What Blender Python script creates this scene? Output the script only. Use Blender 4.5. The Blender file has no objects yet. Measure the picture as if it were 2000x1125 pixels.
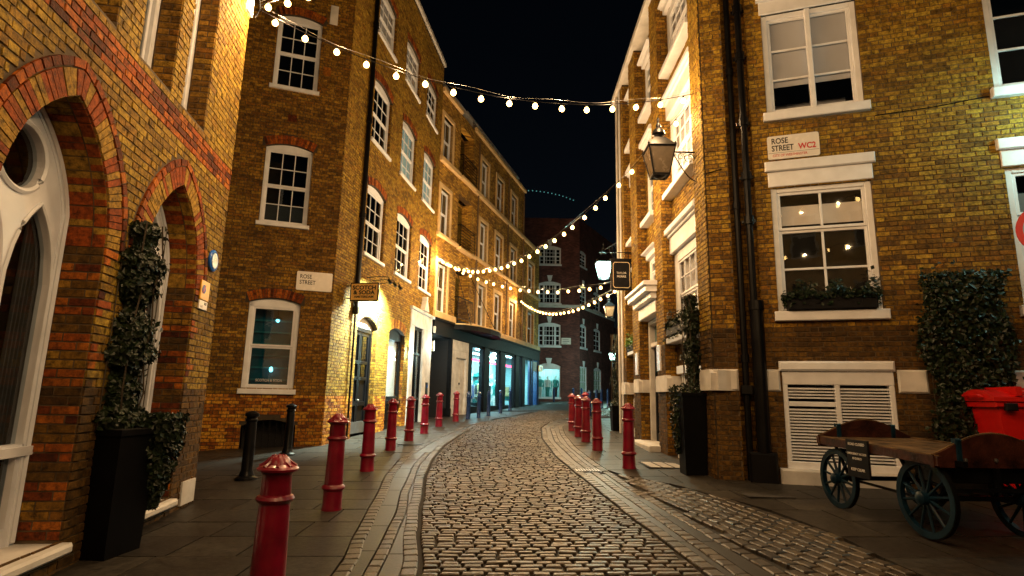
import bpy, math, random
from mathutils import Matrix, Vector
R = math.radians
random.seed(7)
sc = bpy.context.scene
col = sc.collection

# ---------------------------------------------------------------- camera
F, PITCH, ROLL = 1127.567, 0.18535, 0.020614
fw = Vector((0, math.cos(PITCH), math.sin(PITCH)))
up = Vector((0, -math.sin(PITCH), math.cos(PITCH)))
rx = Vector((1, 0, 0)) * math.cos(ROLL) + up * math.sin(ROLL)
ru = up * math.cos(ROLL) - Vector((1, 0, 0)) * math.sin(ROLL)
CAM = Vector((0, 0, 1.5))
cd = bpy.data.cameras.new('camera'); cam = bpy.data.objects.new('camera', cd); col.objects.link(cam)
cd.sensor_width = 36; cd.lens = F / 2000 * 36; cd.clip_start = .05; cd.clip_end = 500
m = Matrix((rx, ru, -fw)).transposed().to_4x4(); m.translation = CAM
cam.matrix_world = m; sc.camera = cam

def px(p):
    d = Vector(p) - CAM; c = d.dot(fw)
    if c < .1: return None
    return 1000 + F * d.dot(rx) / c, 562.5 - F * d.dot(ru) / c, d.length

# ---------------------------------------------------------------- night sky
w = bpy.data.worlds.new('World'); sc.world = w; w.use_nodes = True
nt = w.node_tree; bg = nt.nodes['Background']
sky = nt.nodes.new('ShaderNodeTexSky'); sky.sky_type = 'NISHITA'; sky.sun_disc = False
sky.sun_elevation = R(30); sky.sun_rotation = R(200)
nt.links.new(sky.outputs[0], bg.inputs[0]); bg.inputs[1].default_value = 0.0004
sc.view_settings.view_transform = 'Standard'; sc.view_settings.look = 'None'
sc.view_settings.gamma = 1; sc.view_settings.exposure = 0.88; sc.view_settings.use_curve_mapping = False
try:
    sc.cycles.max_bounces = 6; sc.cycles.diffuse_bounces = 3; sc.cycles.glossy_bounces = 3
    sc.cycles.transparent_max_bounces = 8; sc.cycles.sample_clamp_indirect = 3; sc.cycles.use_light_tree = True
    sc.cycles.caustics_reflective = False; sc.cycles.caustics_refractive = False
    sc.cycles.use_denoising = True
except Exception: pass

# ---------------------------------------------------------------- materials
MATS = {}
def nodes_mat(name):
    m = bpy.data.materials.new(name); m.use_nodes = True; MATS[name] = m
    return m, m.node_tree, m.node_tree.nodes['Principled BSDF']
def N(nt, t, **k):
    n = nt.nodes.new(t)
    for a, b in k.items(): setattr(n, a, b)
    return n
def ramp(nt, stops):
    n = nt.nodes.new('ShaderNodeValToRGB'); e = n.color_ramp.elements
    while len(e) < len(stops): e.new(.5)
    for el, (p, c) in zip(e, stops): el.position = p; el.color = (*c, 1)
    return n
def mat(name, c, rough=.5, metal=0, var=.15, scale=8, bump=.0, coat=0, spec=.5, c2=None, bscale=None):
    """plain paint / stone / metal: base colour broken up by noise, optional fine relief"""
    m, nt, b = nodes_mat(name)
    tc = N(nt, 'ShaderNodeTexCoord'); no = N(nt, 'ShaderNodeTexNoise'); no.inputs['Scale'].default_value = scale; no.inputs['Detail'].default_value = 6
    nt.links.new(tc.outputs['Object'], no.inputs['Vector'])
    d = tuple(x * (1 - var * 1.6) for x in c); l = c2 or tuple(min(1, x * (1 + var)) for x in c)
    r = ramp(nt, [(.3, d), (.7, l)]); nt.links.new(no.outputs[0], r.inputs[0]); nt.links.new(r.outputs[0], b.inputs['Base Color'])
    b.inputs['Metallic'].default_value = metal; b.inputs['Specular IOR Level'].default_value = spec
    mr = N(nt, 'ShaderNodeMapRange'); mr.inputs[3].default_value = max(.03, rough - .12); mr.inputs[4].default_value = min(1, rough + .12)
    nt.links.new(no.outputs[0], mr.inputs[0]); nt.links.new(mr.outputs[0], b.inputs['Roughness'])
    b.inputs['Coat Weight'].default_value = coat; b.inputs['Coat Roughness'].default_value = .12
    if bump:
        n2 = N(nt, 'ShaderNodeTexNoise'); n2.inputs['Scale'].default_value = bscale or scale * 6; n2.inputs['Detail'].default_value = 5
        nt.links.new(tc.outputs['Object'], n2.inputs['Vector'])
        bu = N(nt, 'ShaderNodeBump'); bu.inputs['Strength'].default_value = min(1, bump); bu.inputs['Distance'].default_value = .01
        nt.links.new(n2.outputs[0], bu.inputs['Height']); nt.links.new(bu.outputs[0], b.inputs['Normal'])
    return m
def tone_mat(name, stops, rough=.8, bump=.6, soot=.5, bscale=60, sscale=.9, soil=(.012, .007, .004), gain=1):
    """masonry units: every brick / stone has its own tone; soot patches lie over them"""
    m, nt, b = nodes_mat(name); mean = [sum(c[i] for _, c in stops) / len(stops) for i in range(3)]; cmp_ = .4 if 'stock' in name or name == 'yellow_brick' else 0
    gr_ = 1.1 if cmp_ else 1
    stops = [(p, tuple((x * (1 - cmp_) + mean[i] * cmp_ * 1.1) * gain * (gr_ if i == 1 else 1) for i, x in enumerate(c))) for p, c in stops]
    at = N(nt, 'ShaderNodeAttribute', attribute_name='tone'); oi = N(nt, 'ShaderNodeObjectInfo')
    ad = N(nt, 'ShaderNodeMath', operation='ADD'); fr = N(nt, 'ShaderNodeMath', operation='FRACT')
    nt.links.new(at.outputs['Fac'], ad.inputs[0]); nt.links.new(oi.outputs['Random'], ad.inputs[1]); nt.links.new(ad.outputs[0], fr.inputs[0])
    r = ramp(nt, stops); nt.links.new(fr.outputs[0], r.inputs[0])
    geo = N(nt, 'ShaderNodeNewGeometry')
    n1 = N(nt, 'ShaderNodeTexNoise'); n1.inputs['Scale'].default_value = sscale; n1.inputs['Detail'].default_value = 7; n1.inputs['Roughness'].default_value = .65
    nt.links.new(geo.outputs['Position'], n1.inputs['Vector'])
    mr = N(nt, 'ShaderNodeMapRange'); mr.inputs[1].default_value = .42; mr.inputs[2].default_value = .68; mr.inputs[3].default_value = 0; mr.inputs[4].default_value = soot
    nt.links.new(n1.outputs[0], mr.inputs[0])
    n3 = N(nt, 'ShaderNodeTexNoise'); n3.inputs['Scale'].default_value = 17; n3.inputs['Detail'].default_value = 9; n3.inputs['Roughness'].default_value = .75
    nt.links.new(geo.outputs['Position'], n3.inputs['Vector'])
    hv = N(nt, 'ShaderNodeMapRange'); hv.inputs[1].default_value = .36; hv.inputs[2].default_value = .62; hv.inputs[3].default_value = .2; hv.inputs[4].default_value = 1.3
    nt.links.new(n3.outputs[0], hv.inputs[0])
    mu = N(nt, 'ShaderNodeVectorMath', operation='SCALE'); nt.links.new(r.outputs[0], mu.inputs[0]); nt.links.new(hv.outputs[0], mu.inputs['Scale'])
    mx = N(nt, 'ShaderNodeMixRGB'); mx.inputs[2].default_value = (*soil, 1)
    nt.links.new(mr.outputs[0], mx.inputs[0]); nt.links.new(mu.outputs[0], mx.inputs[1]); nt.links.new(mx.outputs[0], b.inputs['Base Color'])
    b.inputs['Roughness'].default_value = rough; b.inputs['Specular IOR Level'].default_value = .25 if 'brick' in name or 'paving' in name else .55
    n2 = N(nt, 'ShaderNodeTexNoise'); n2.inputs['Scale'].default_value = bscale; n2.inputs['Detail'].default_value = 5
    nt.links.new(geo.outputs['Position'], n2.inputs['Vector'])
    bu = N(nt, 'ShaderNodeBump'); bu.inputs['Strength'].default_value = bump; bu.inputs['Distance'].default_value = .01
    nt.links.new(n2.outputs[0], bu.inputs['Height']); nt.links.new(bu.outputs[0], b.inputs['Normal'])
    return m
def brick_tex_mat(name, c1, c2, mortar):
    """far brick faces whose bricks are too small to pick apart"""
    m, nt, b = nodes_mat(name)
    tc = N(nt, 'ShaderNodeTexCoord'); sx = N(nt, 'ShaderNodeSeparateXYZ'); cx = N(nt, 'ShaderNodeCombineXYZ')
    nt.links.new(tc.outputs['Object'], sx.inputs[0])
    a = N(nt, 'ShaderNodeMath', operation='ADD'); nt.links.new(sx.outputs[0], a.inputs[0]); nt.links.new(sx.outputs[1], a.inputs[1])
    nt.links.new(a.outputs[0], cx.inputs[0]); nt.links.new(sx.outputs[2], cx.inputs[1])
    bt = N(nt, 'ShaderNodeTexBrick'); bt.inputs['Scale'].default_value = 1; bt.inputs['Brick Width'].default_value = .225; bt.inputs['Row Height'].default_value = .075
    bt.inputs['Mortar Size'].default_value = .008; bt.inputs['Color1'].default_value = (*c1, 1); bt.inputs['Color2'].default_value = (*c2, 1); bt.inputs['Mortar'].default_value = (*mortar, 1)
    nt.links.new(cx.outputs[0], bt.inputs['Vector'])
    no = N(nt, 'ShaderNodeTexNoise'); no.inputs['Scale'].default_value = 1.3; no.inputs['Detail'].default_value = 8; nt.links.new(tc.outputs['Object'], no.inputs['Vector'])
    mr = N(nt, 'ShaderNodeMapRange'); mr.inputs[1].default_value = .35; mr.inputs[2].default_value = .7; mr.inputs[3].default_value = 1.15; mr.inputs[4].default_value = .5; nt.links.new(no.outputs[0], mr.inputs[0])
    mu = N(nt, 'ShaderNodeVectorMath', operation='SCALE'); nt.links.new(bt.outputs[0], mu.inputs[0]); nt.links.new(mr.outputs[0], mu.inputs['Scale'])
    nt.links.new(mu.outputs[0], b.inputs['Base Color']); b.inputs['Roughness'].default_value = .85
    bu = N(nt, 'ShaderNodeBump', invert=True); bu.inputs['Strength'].default_value = .6; bu.inputs['Distance'].default_value = .01
    nt.links.new(bt.outputs['Fac'], bu.inputs['Height']); nt.links.new(bu.outputs[0], b.inputs['Normal'])
    return m
def glass_mat(name, tint, gloss=.0, rough=.02):
    m = bpy.data.materials.new(name); m.use_nodes = True; nt = m.node_tree; nt.nodes.clear()
    o = N(nt, 'ShaderNodeOutputMaterial'); t = N(nt, 'ShaderNodeBsdfTransparent'); g = N(nt, 'ShaderNodeBsdfGlossy'); mx = N(nt, 'ShaderNodeMixShader'); fr = N(nt, 'ShaderNodeFresnel')
    t.inputs[0].default_value = (*tint, 1); g.inputs['Roughness'].default_value = rough; fr.inputs[0].default_value = 1.5
    g.inputs[0].default_value = (.9, .95, 1, 1)
    a = N(nt, 'ShaderNodeMath', operation='ADD'); a.inputs[1].default_value = gloss; a.use_clamp = True
    gn = N(nt, 'ShaderNodeNewGeometry'); iv = N(nt, 'ShaderNodeMath', operation='SUBTRACT'); iv.inputs[0].default_value = 1; nt.links.new(gn.outputs['Backfacing'], iv.inputs[1])
    mf = N(nt, 'ShaderNodeMath', operation='MULTIPLY'); nt.links.new(a.outputs[0], mf.inputs[0]); nt.links.new(iv.outputs[0], mf.inputs[1])
    nt.links.new(fr.outputs[0], a.inputs[0]); nt.links.new(mf.outputs[0], mx.inputs[0])
    nt.links.new(t.outputs[0], mx.inputs[1]); nt.links.new(g.outputs[0], mx.inputs[2]); nt.links.new(mx.outputs[0], o.inputs[0])
    # old glass is never quite flat
    tc = N(nt, 'ShaderNodeTexCoord'); no = N(nt, 'ShaderNodeTexNoise'); no.inputs['Scale'].default_value = 3; bu = N(nt, 'ShaderNodeBump'); bu.inputs['Strength'].default_value = .05; bu.inputs['Distance'].default_value = .02
    nt.links.new(tc.outputs['Object'], no.inputs['Vector']); nt.links.new(no.outputs[0], bu.inputs['Height']); nt.links.new(bu.outputs[0], g.inputs['Normal'])
    return m
def emit(name, c, s):
    m = bpy.data.materials.new(name); m.use_nodes = True; nt = m.node_tree; nt.nodes.clear()
    o = N(nt, 'ShaderNodeOutputMaterial'); e = N(nt, 'ShaderNodeEmission'); e.inputs[0].default_value = (*c, 1); e.inputs[1].default_value = s
    nt.links.new(e.outputs[0], o.inputs[0]); return m

STOCK = tone_mat('stock_brick', [(0, (.07, .03, .006)), (.14, (.24, .11, .014)), (.5, (.43, .23, .024)), (.8, (.62, .37, .045)), (.93, (.42, .17, .02)), (1, (.2, .07, .01))], soot=.35, gain=.88)
STOCKD = tone_mat('weathered_stock_brick', [(0, (.05, .02, .004)), (.2, (.17, .07, .009)), (.55, (.35, .165, .018)), (.8, (.52, .28, .032)), (.92, (.34, .12, .014)), (1, (.14, .045, .008))], soot=.42, gain=1.0)
STOCK_DIM = tone_mat('grimy_dimmed_stock_brick', [(0, (.04, .02, .006)), (.3, (.13, .06, .012)), (.7, (.26, .12, .02)), (1, (.12, .045, .012))], soot=.6, gain=.8)  # grime plus fading light low on the walls, both put into the brick colour
STOCKY = tone_mat('yellow_brick', [(0, (.22, .1, .012)), (.3, (.44, .24, .024)), (.7, (.66, .4, .046)), (.9, (.5, .23, .024)), (1, (.24, .09, .012))], soot=.35, gain=.68)
RED = tone_mat('red_brick', [(0, (.1, .018, .004)), (.5, (.48, .1, .01)), (1, (.68, .2, .018))], soot=.35, gain=.7)
REDL = tone_mat('orange_brick', [(0, (.2, .05, .006)), (.5, (.55, .2, .016)), (1, (.7, .36, .035))], soot=.4, gain=1.0)
BAND = tone_mat('mixed_arch_brick', [(0, (.5, .1, .01)), (.48, (.4, .08, .008)), (.52, (.62, .36, .045)), (1, (.5, .27, .03))], soot=.3, gain=.65)
SETT = tone_mat('granite_sett', [(0, (.05, .034, .02)), (.3, (.17, .12, .07)), (.8, (.3, .2, .115)), (1, (.1, .066, .038))], rough=.42, bump=.7, soot=.7, bscale=45, gain=.3)
KSETT = tone_mat('kerb_granite', [(0, (.05, .036, .022)), (.5, (.13, .095, .06)), (1, (.2, .15, .09))], rough=.45, bump=.5, soot=.6, gain=.45)
FLAG = tone_mat('paving_stone', [(0, (.11, .095, .08)), (.5, (.16, .14, .115)), (1, (.2, .175, .14))], rough=.5, bump=.25, soot=.6, bscale=25, sscale=1.4, gain=.24)
WHEEL = tone_mat('smooth_granite', [(0, (.07, .06, .05)), (1, (.11, .09, .07))], rough=.45, bump=.2, soot=.4, gain=.16)
MORTAR = mat('mortar', (.05, .035, .02), .95, var=.3, scale=5, bump=.5)
MORTARL = mat('pale_mortar', (.11, .075, .04), .95, var=.35, scale=4, bump=.5)
JOINT = mat('joint_grit', (.01, .008, .006), .9, var=.3, scale=12, bump=.6)
WHITE = mat('white_paint', (.8, .82, .88), .4, var=.06, scale=5, bump=.06)
OFFW = mat('cream_stone', (.66, .64, .62), .7, var=.16, scale=3, bump=.3)
CREAM = mat('painted_render', (.78, .54, .26), .75, var=.12, scale=2, bump=.25)
DARK = mat('dark_interior', (.008, .008, .01), .9, var=.1)
BLACK = mat('black_paint', (.004, .004, .005), .33, var=.2, scale=3, coat=0, spec=.22)
BLACKM = mat('matt_black', (.008, .008, .01), .6, var=.3, spec=.12)
IRON = mat('cast_iron_black', (.003, .003, .004), .42, var=.3, bump=.15, spec=.2)
REDP = mat('red_gloss_paint', (.21, .001, .02), .34, var=.25, scale=5, coat=.3, bump=.2)
BLUEP = mat('navy_gloss_paint', (.01, .035, .12), .3, var=.2, coat=.5)
BINRED = mat('red_plastic', (.6, .008, .006), .32, var=.08, coat=.2)
WOODD = mat('dark_red_wood', (.045, .012, .007), .5, var=.5, scale=6, bump=.5, coat=0, spec=.25)
WOODL = mat('worn_deck_wood', (.12, .07, .03), .7, spec=.2, var=.55, scale=5, bump=.4)
WBLUE = mat('dark_blue_wheel_paint', (.004, .02, .038), .4, var=.3, coat=0, spec=.2)
LEAF = mat('ivy_leaf', (.012, .022, .008), .38, var=.5, scale=14, coat=0, spec=.32)
LEAFL = mat('bright_leaf', (.12, .24, .03), .4, var=.4, scale=14)
STEM = mat('stem', (.05, .035, .02), .8)
BLIND = mat('blind_fabric', (.6, .6, .65), .9, var=.05, scale=2)
BLINDB = mat('pale_blue_blind', (.45, .75, 1), .9, var=.05, scale=2)
BLINDG = mat('grey_blind', (.2, .19, .18), .9, var=.05, scale=2)
GLASS = glass_mat('window_glass', (.95, .96, .97), .03)
GLASSD = glass_mat('dark_window_glass', (.6, .66, .7), .04)
GLASST = glass_mat('teal_window_glass', (.5, .85, .9), .1)
FROST = mat('frosted_glass', (.55, .6, .6), .35, var=.04)
BULB = emit('warm_bulb', (1, .56, .16), 11)
BULBC = emit('cool_bulb', (.25, .9, .85), .22)
GAS = emit('gas_mantle', (.55, 1, .85), 60)
GASG = emit('lit_lamp_glass', (.55, 1, .85), 9)
GASW = emit('reflected_lamp_glow', (.55, 1, .95), 3.2)  # glow of the stand-in reflections in the teal window
SPOTL = emit('spot_lens', (.8, 1, .88), 420)
TUBE = emit('shop_tube', (.35, .93, 1), 26)
TUBEW = emit('shop_white_tube', (.62, 1, .92), 26)
REDL_E = emit('red_light_strip', (1, .05, .12), 7)
SIGNY = mat('sign_ochre', (.8, .48, .14), .5, var=.04)
SIGNW = mat('enamel_white', (.78, .74, .7), .25, var=.03)
TXTK = mat('black_lettering', (.01, .01, .01), .4, var=0)
TXTR = mat('red_lettering', (.55, .01, .02), .4, var=0)
TXTW = mat('white_lettering', (.75, .72, .68), .5, var=0)
BLUES = mat('blue_enamel', (.02, .14, .6), .25, var=.05)
YEL = mat('yellow_enamel', (.8, .42, .02), .35, var=.04)
SKIN = mat('mannequin_white', (.65, .65, .62), .4, var=.03)
CLOTHT = mat('teal_cloth', (.03, .3, .27), .9, var=.3)
CLOTHW = mat('white_cloth', (.7, .7, .65), .9, var=.1)
CLOTHD = mat('dark_cloth', (.03, .04, .05), .9, var=.3)
CLOTHY = mat('sand_cloth', (.5, .4, .2), .9, var=.2)
SHOPW = mat('shop_wall', (.4, .6, .62), .8, var=.1)
POT = mat('matt_planter', (.004, .004, .005), .55, spec=.06)
SHOPB = mat('shopfront_black', (.006, .007, .009), .6, spec=.12, var=.3)
STEEL = mat('steel', (.35, .35, .36), .35, metal=.9, var=.1)
ASPH = mat('dark_ground', (.035, .03, .027), .6, var=.4, scale=3, bump=.5)

# ---------------------------------------------------------------- mesh helpers
class MB:
    def __init__(s): s.v = []; s.f = []; s.t = []; s.tone = None
    def add(s, vs, fs, tone=None):
        o = len(s.v); s.v += [tuple(v) for v in vs]; s.f += [tuple(i + o for i in f) for f in fs]
        s.t += [random.random() if tone is None else tone] * len(fs); return s
    def box(s, x0, x1, y0, y1, z0, z1):
        return s.add([(x0, y0, z0), (x1, y0, z0), (x1, y1, z0), (x0, y1, z0), (x0, y0, z1), (x1, y0, z1), (x1, y1, z1), (x0, y1, z1)],
                     [(0, 3, 2, 1), (4, 5, 6, 7), (0, 1, 5, 4), (1, 2, 6, 5), (2, 3, 7, 6), (3, 0, 4, 7)])
    def bevbox(s, x0, x1, y0, y1, z0, z1, b=.01):
        """box whose front (-y) edges are chamfered"""
        return s.add([(x0, y1, z0), (x1, y1, z0), (x1, y1, z1), (x0, y1, z1), (x0, y0 + b, z0), (x1, y0 + b, z0), (x1, y0 + b, z1), (x0, y0 + b, z1),
                      (x0 + b, y0, z0 + b), (x1 - b, y0, z0 + b), (x1 - b, y0, z1 - b), (x0 + b, y0, z1 - b)],
                     [(0, 3, 2, 1), (0, 1, 5, 4), (1, 2, 6, 5), (2, 3, 7, 6), (3, 0, 4, 7), (4, 5, 9, 8), (5, 6, 10, 9), (6, 7, 11, 10), (7, 4, 8, 11), (8, 9, 10, 11)])
    def prism(s, pts, y0, y1):
        """polygon in x-z, extruded along y"""
        n = len(pts)
        return s.add([(x, y0, z) for x, z in pts] + [(x, y1, z) for x, z in pts],
                     [tuple(range(n)), tuple(range(2 * n - 1, n - 1, -1))] + [(i, i + n, (i + 1) % n + n, (i + 1) % n) for i in range(n)])
    def lathe(s, prof, n=20, c=(0, 0, 0), flat=False):
        vs = []; fs = []
        for r, z in prof:
            for k in range(n):
                a = 2 * math.pi * k / n; vs.append((c[0] + r * math.cos(a), c[1] + r * math.sin(a), c[2] + z))
        for i in range(len(prof) - 1):
            for k in range(n):
                a, b = i * n + k, i * n + (k + 1) % n; fs.append((a, b, b + n, a + n))
        fs.append(tuple(range(n - 1, -1, -1))); L = (len(prof) - 1) * n; fs.append(tuple(range(L, L + n)))
        return s.add(vs, fs)
    def tube(s, pts, r, n=6):
        pts = [Vector(p) for p in pts]; vs = []; fs = []
        for i, p in enumerate(pts):
            d = (pts[min(i + 1, len(pts) - 1)] - pts[max(i - 1, 0)]).normalized()
            a = d.cross(Vector((0, 0, 1)) if abs(d.z) < .9 else Vector((1, 0, 0))).normalized(); b = d.cross(a)
            rr = r[i] if isinstance(r, (list, tuple)) else r
            for k in range(n):
                t = 2 * math.pi * k / n; vs.append(p + a * rr * math.cos(t) + b * rr * math.sin(t))
        for i in range(len(pts) - 1):
            for k in range(n):
                q, e = i * n + k, i * n + (k + 1) % n; fs.append((q, e, e + n, q + n))
        fs.append(tuple(range(n - 1, -1, -1))); L = (len(pts) - 1) * n; fs.append(tuple(range(L, L + n)))
        return s.add(vs, fs)
    def bar(s, p, q, w, h=None):
        """rectangular bar between two points"""
        p, q = Vector(p), Vector(q); h = h or w; d = (q - p).normalized()
        a = d.cross(Vector((0, 0, 1)) if abs(d.z) < .95 else Vector((0, 1, 0))).normalized() * w / 2; b = d.cross(a).normalized() * h / 2
        vs = [e + sa * a + sb * b for e in (p, q) for sa, sb in ((-1, -1), (1, -1), (1, 1), (-1, 1))]
        return s.add(vs, [(3, 2, 1, 0), (4, 5, 6, 7), (0, 1, 5, 4), (1, 2, 6, 5), (2, 3, 7, 6), (3, 0, 4, 7)])
    def mesh(s, name, m, smooth=False):
        me = bpy.data.meshes.new(name); me.from_pydata(s.v, [], s.f)
        at = me.attributes.new('tone', 'FLOAT', 'FACE'); at.data.foreach_set('value', s.t)
        if isinstance(m, (list, tuple)):
            for q in m: me.materials.append(q)
        else: me.materials.append(m)
        if smooth:
            me.polygons.foreach_set('use_smooth', [True] * len(me.polygons))
            try: me.set_sharp_from_angle(angle=R(35))
            except Exception: pass
        me.update(); return me
    def build(s, name, m, parent=None, loc=None, rz=0, smooth=False, label=None, cat=None, group=None, kind=None):
        o = bpy.data.objects.new(name, s.mesh(name, m, smooth)); col.objects.link(o)
        return tag(o, label, cat, group, kind, parent, loc, rz)
def tag(o, label=None, cat=None, group=None, kind=None, parent=None, loc=None, rz=0):
    if parent: o.parent = parent
    if loc is not None: o.location = loc
    if rz: o.rotation_euler.z = rz
    if label: o['label'] = label
    if cat: o['category'] = cat
    if group: o['group'] = group
    if kind: o['kind'] = kind
    return o
def empty(name, label, cat, loc=(0, 0, 0), rz=0, group=None):
    o = bpy.data.objects.new(name, None); o.empty_display_size = .2; col.objects.link(o)
    return tag(o, label, cat, group, None, None, loc, rz)
def copy_tree(o, parent=None):
    c = o.copy(); col.objects.link(c)
    if parent: c.parent = parent
    for ch in list(o.children): copy_tree(ch, c)
    return c
def inst(name, me, parent, loc, rot=None, scale=None, label=None):
    o = bpy.data.objects.new(name, me); col.objects.link(o); o.parent = parent; o.location = loc
    if rot: o.rotation_euler = rot
    if scale: o.scale = scale
    if label: o['label'] = label
    return o
def text(s, size, m, parent, loc, rot=(R(90), 0, 0), sx=1, name='lettering', bold=0, depth=.001, align='LEFT'):
    cu = bpy.data.curves.new('t', 'FONT'); cu.body = s; cu.size = size; cu.extrude = depth; cu.offset = bold; cu.align_x = align; cu.resolution_u = 3
    t = bpy.data.objects.new('t', cu); col.objects.link(t); dg = bpy.context.evaluated_depsgraph_get()
    me = bpy.data.meshes.new_from_object(t.evaluated_get(dg)); bpy.data.objects.remove(t); me.materials.clear(); me.materials.append(m)
    o = bpy.data.objects.new(name, me); col.objects.link(o); o.parent = parent; o.location = loc; o.rotation_euler = rot; o.scale = (sx, 1, 1)
    return o

def G(x, y):
    x = max(-12, min(12, x)); return .021 * x + (.0262 * y if y < 28 else .7336 + .019 * (y - 28))

# ---------------------------------------------------------------- facade frames: local x along the wall, -y out to the street, z up
class Wall:
    def __init__(s, x, y, az, name, label, cat='building'):
        s.o = Vector((x, y, 0)); s.az = R(az); s.root = empty(name, label, cat, (x, y, 0), math.pi / 2 - s.az)
        s.M = Matrix.Translation(s.o) @ Matrix.Rotation(math.pi / 2 - s.az, 4, 'Z'); s.bricks = []; s.open = []
    def face(s, x, y, az):
        """a second face of the same building"""
        t = Wall.__new__(Wall); t.o = Vector((x, y, 0)); t.az = R(az); t.bricks = []; t.open = []
        t.M = Matrix.Translation(t.o) @ Matrix.Rotation(math.pi / 2 - t.az, 4, 'Z'); t.parent_root = s.root; t.pM = s.M
        t.root = s.root; t.L = s.M.inverted() @ t.M; return t
    def loc(s):
        return getattr(s, 'L', None)

def put(face, o):
    """objects of a second face keep their own local frame"""
    L = face.loc()
    if L is not None: o.matrix_basis = L @ o.matrix_basis
    return o

def seg(c, h, zs, r):
    Rr = (h * h + r * r) / (2 * r)
    return lambda u: zs + math.sqrt(max(0, Rr * Rr - (u - c) ** 2)) - (Rr - r)
def gothic(c, h, zs, a):
    e = (a * a - h * h) / (2 * h); Rr = h + e
    return lambda u: zs + math.sqrt(max(0, Rr * Rr - (abs(u - c) + e) ** 2))

class Op:
    """opening: u0,u1,z0 and top function; ring = extra clearance for an arch ring"""
    def __init__(s, u0, u1, z0, top, ring=0, n=8):
        s.u0, s.u1, s.z0 = u0, u1, z0; s.flat = not callable(top); s.top = (lambda u: top) if s.flat else top
        s.ring = ring; s.n = 1 if s.flat else n; s.zmax = max(s.top(u0 + (u1 - u0) * k / 16) for k in range(17))
        s.zs = s.top(u0)
def panel(u0, u1, z0, z1, ops, y0, y1, mb=None):
    """wall slab with holes, built from vertical strips"""
    mb = mb or MB(); cuts = {u0, u1}
    for o in ops:
        for k in range(o.n + 1): cuts.add(min(u1, max(u0, o.u0 + (o.u1 - o.u0) * ((1 - math.cos(math.pi * k / o.n)) / 2 if o.n > 1 else k))))
    cuts = sorted(cuts)
    for a, b in zip(cuts, cuts[1:]):
        if b - a < 1e-5: continue
        c = (a + b) / 2; lo = (z0, z0)
        for o in sorted((o for o in ops if o.u0 < c < o.u1), key=lambda o: o.z0):
            if o.z0 > lo[0] + 1e-4: mb.add([(a, y0, lo[0]), (b, y0, lo[1]), (b, y0, o.z0), (a, y0, o.z0)], [(0, 1, 2, 3)])
            lo = (o.top(a), o.top(b))
            mb.add([(a, y0, lo[0]), (b, y0, lo[1]), (b, y1, lo[1]), (a, y1, lo[0])], [(0, 1, 2, 3)])
            mb.add([(a, y0, o.z0), (b, y0, o.z0), (b, y1, o.z0), (a, y1, o.z0)], [(3, 2, 1, 0)])
        if z1 > lo[0]: mb.add([(a, y0, lo[0]), (b, y0, lo[1]), (b, y0, z1), (a, y0, z1)], [(0, 1, 2, 3)])
    for o in ops:
        mb.add([(o.u0, y0, o.z0), (o.u0, y1, o.z0), (o.u0, y1, o.top(o.u0)), (o.u0, y0, o.top(o.u0))], [(0, 1, 2, 3)])
        mb.add([(o.u1, y0, o.z0), (o.u1, y1, o.z0), (o.u1, y1, o.top(o.u1)), (o.u1, y0, o.top(o.u1))], [(3, 2, 1, 0)])
    return mb
def brickgeo(mb, u0, u1, z0, z1, y, back, b=.004):
    j = lambda: random.uniform(-.0025, .0025)
    mb.add([(u0, back, z0), (u1, back, z0), (u1, back, z1), (u0, back, z1), (u0 + b + j(), y + j(), z0 + b + j()), (u1 - b + j(), y + j(), z0 + b + j()), (u1 - b + j(), y + j(), z1 - b + j()), (u0 + b + j(), y + j(), z1 - b + j())],
           [(4, 5, 6, 7), (0, 1, 5, 4), (1, 2, 6, 5), (2, 3, 7, 6), (3, 0, 4, 7)])
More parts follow.
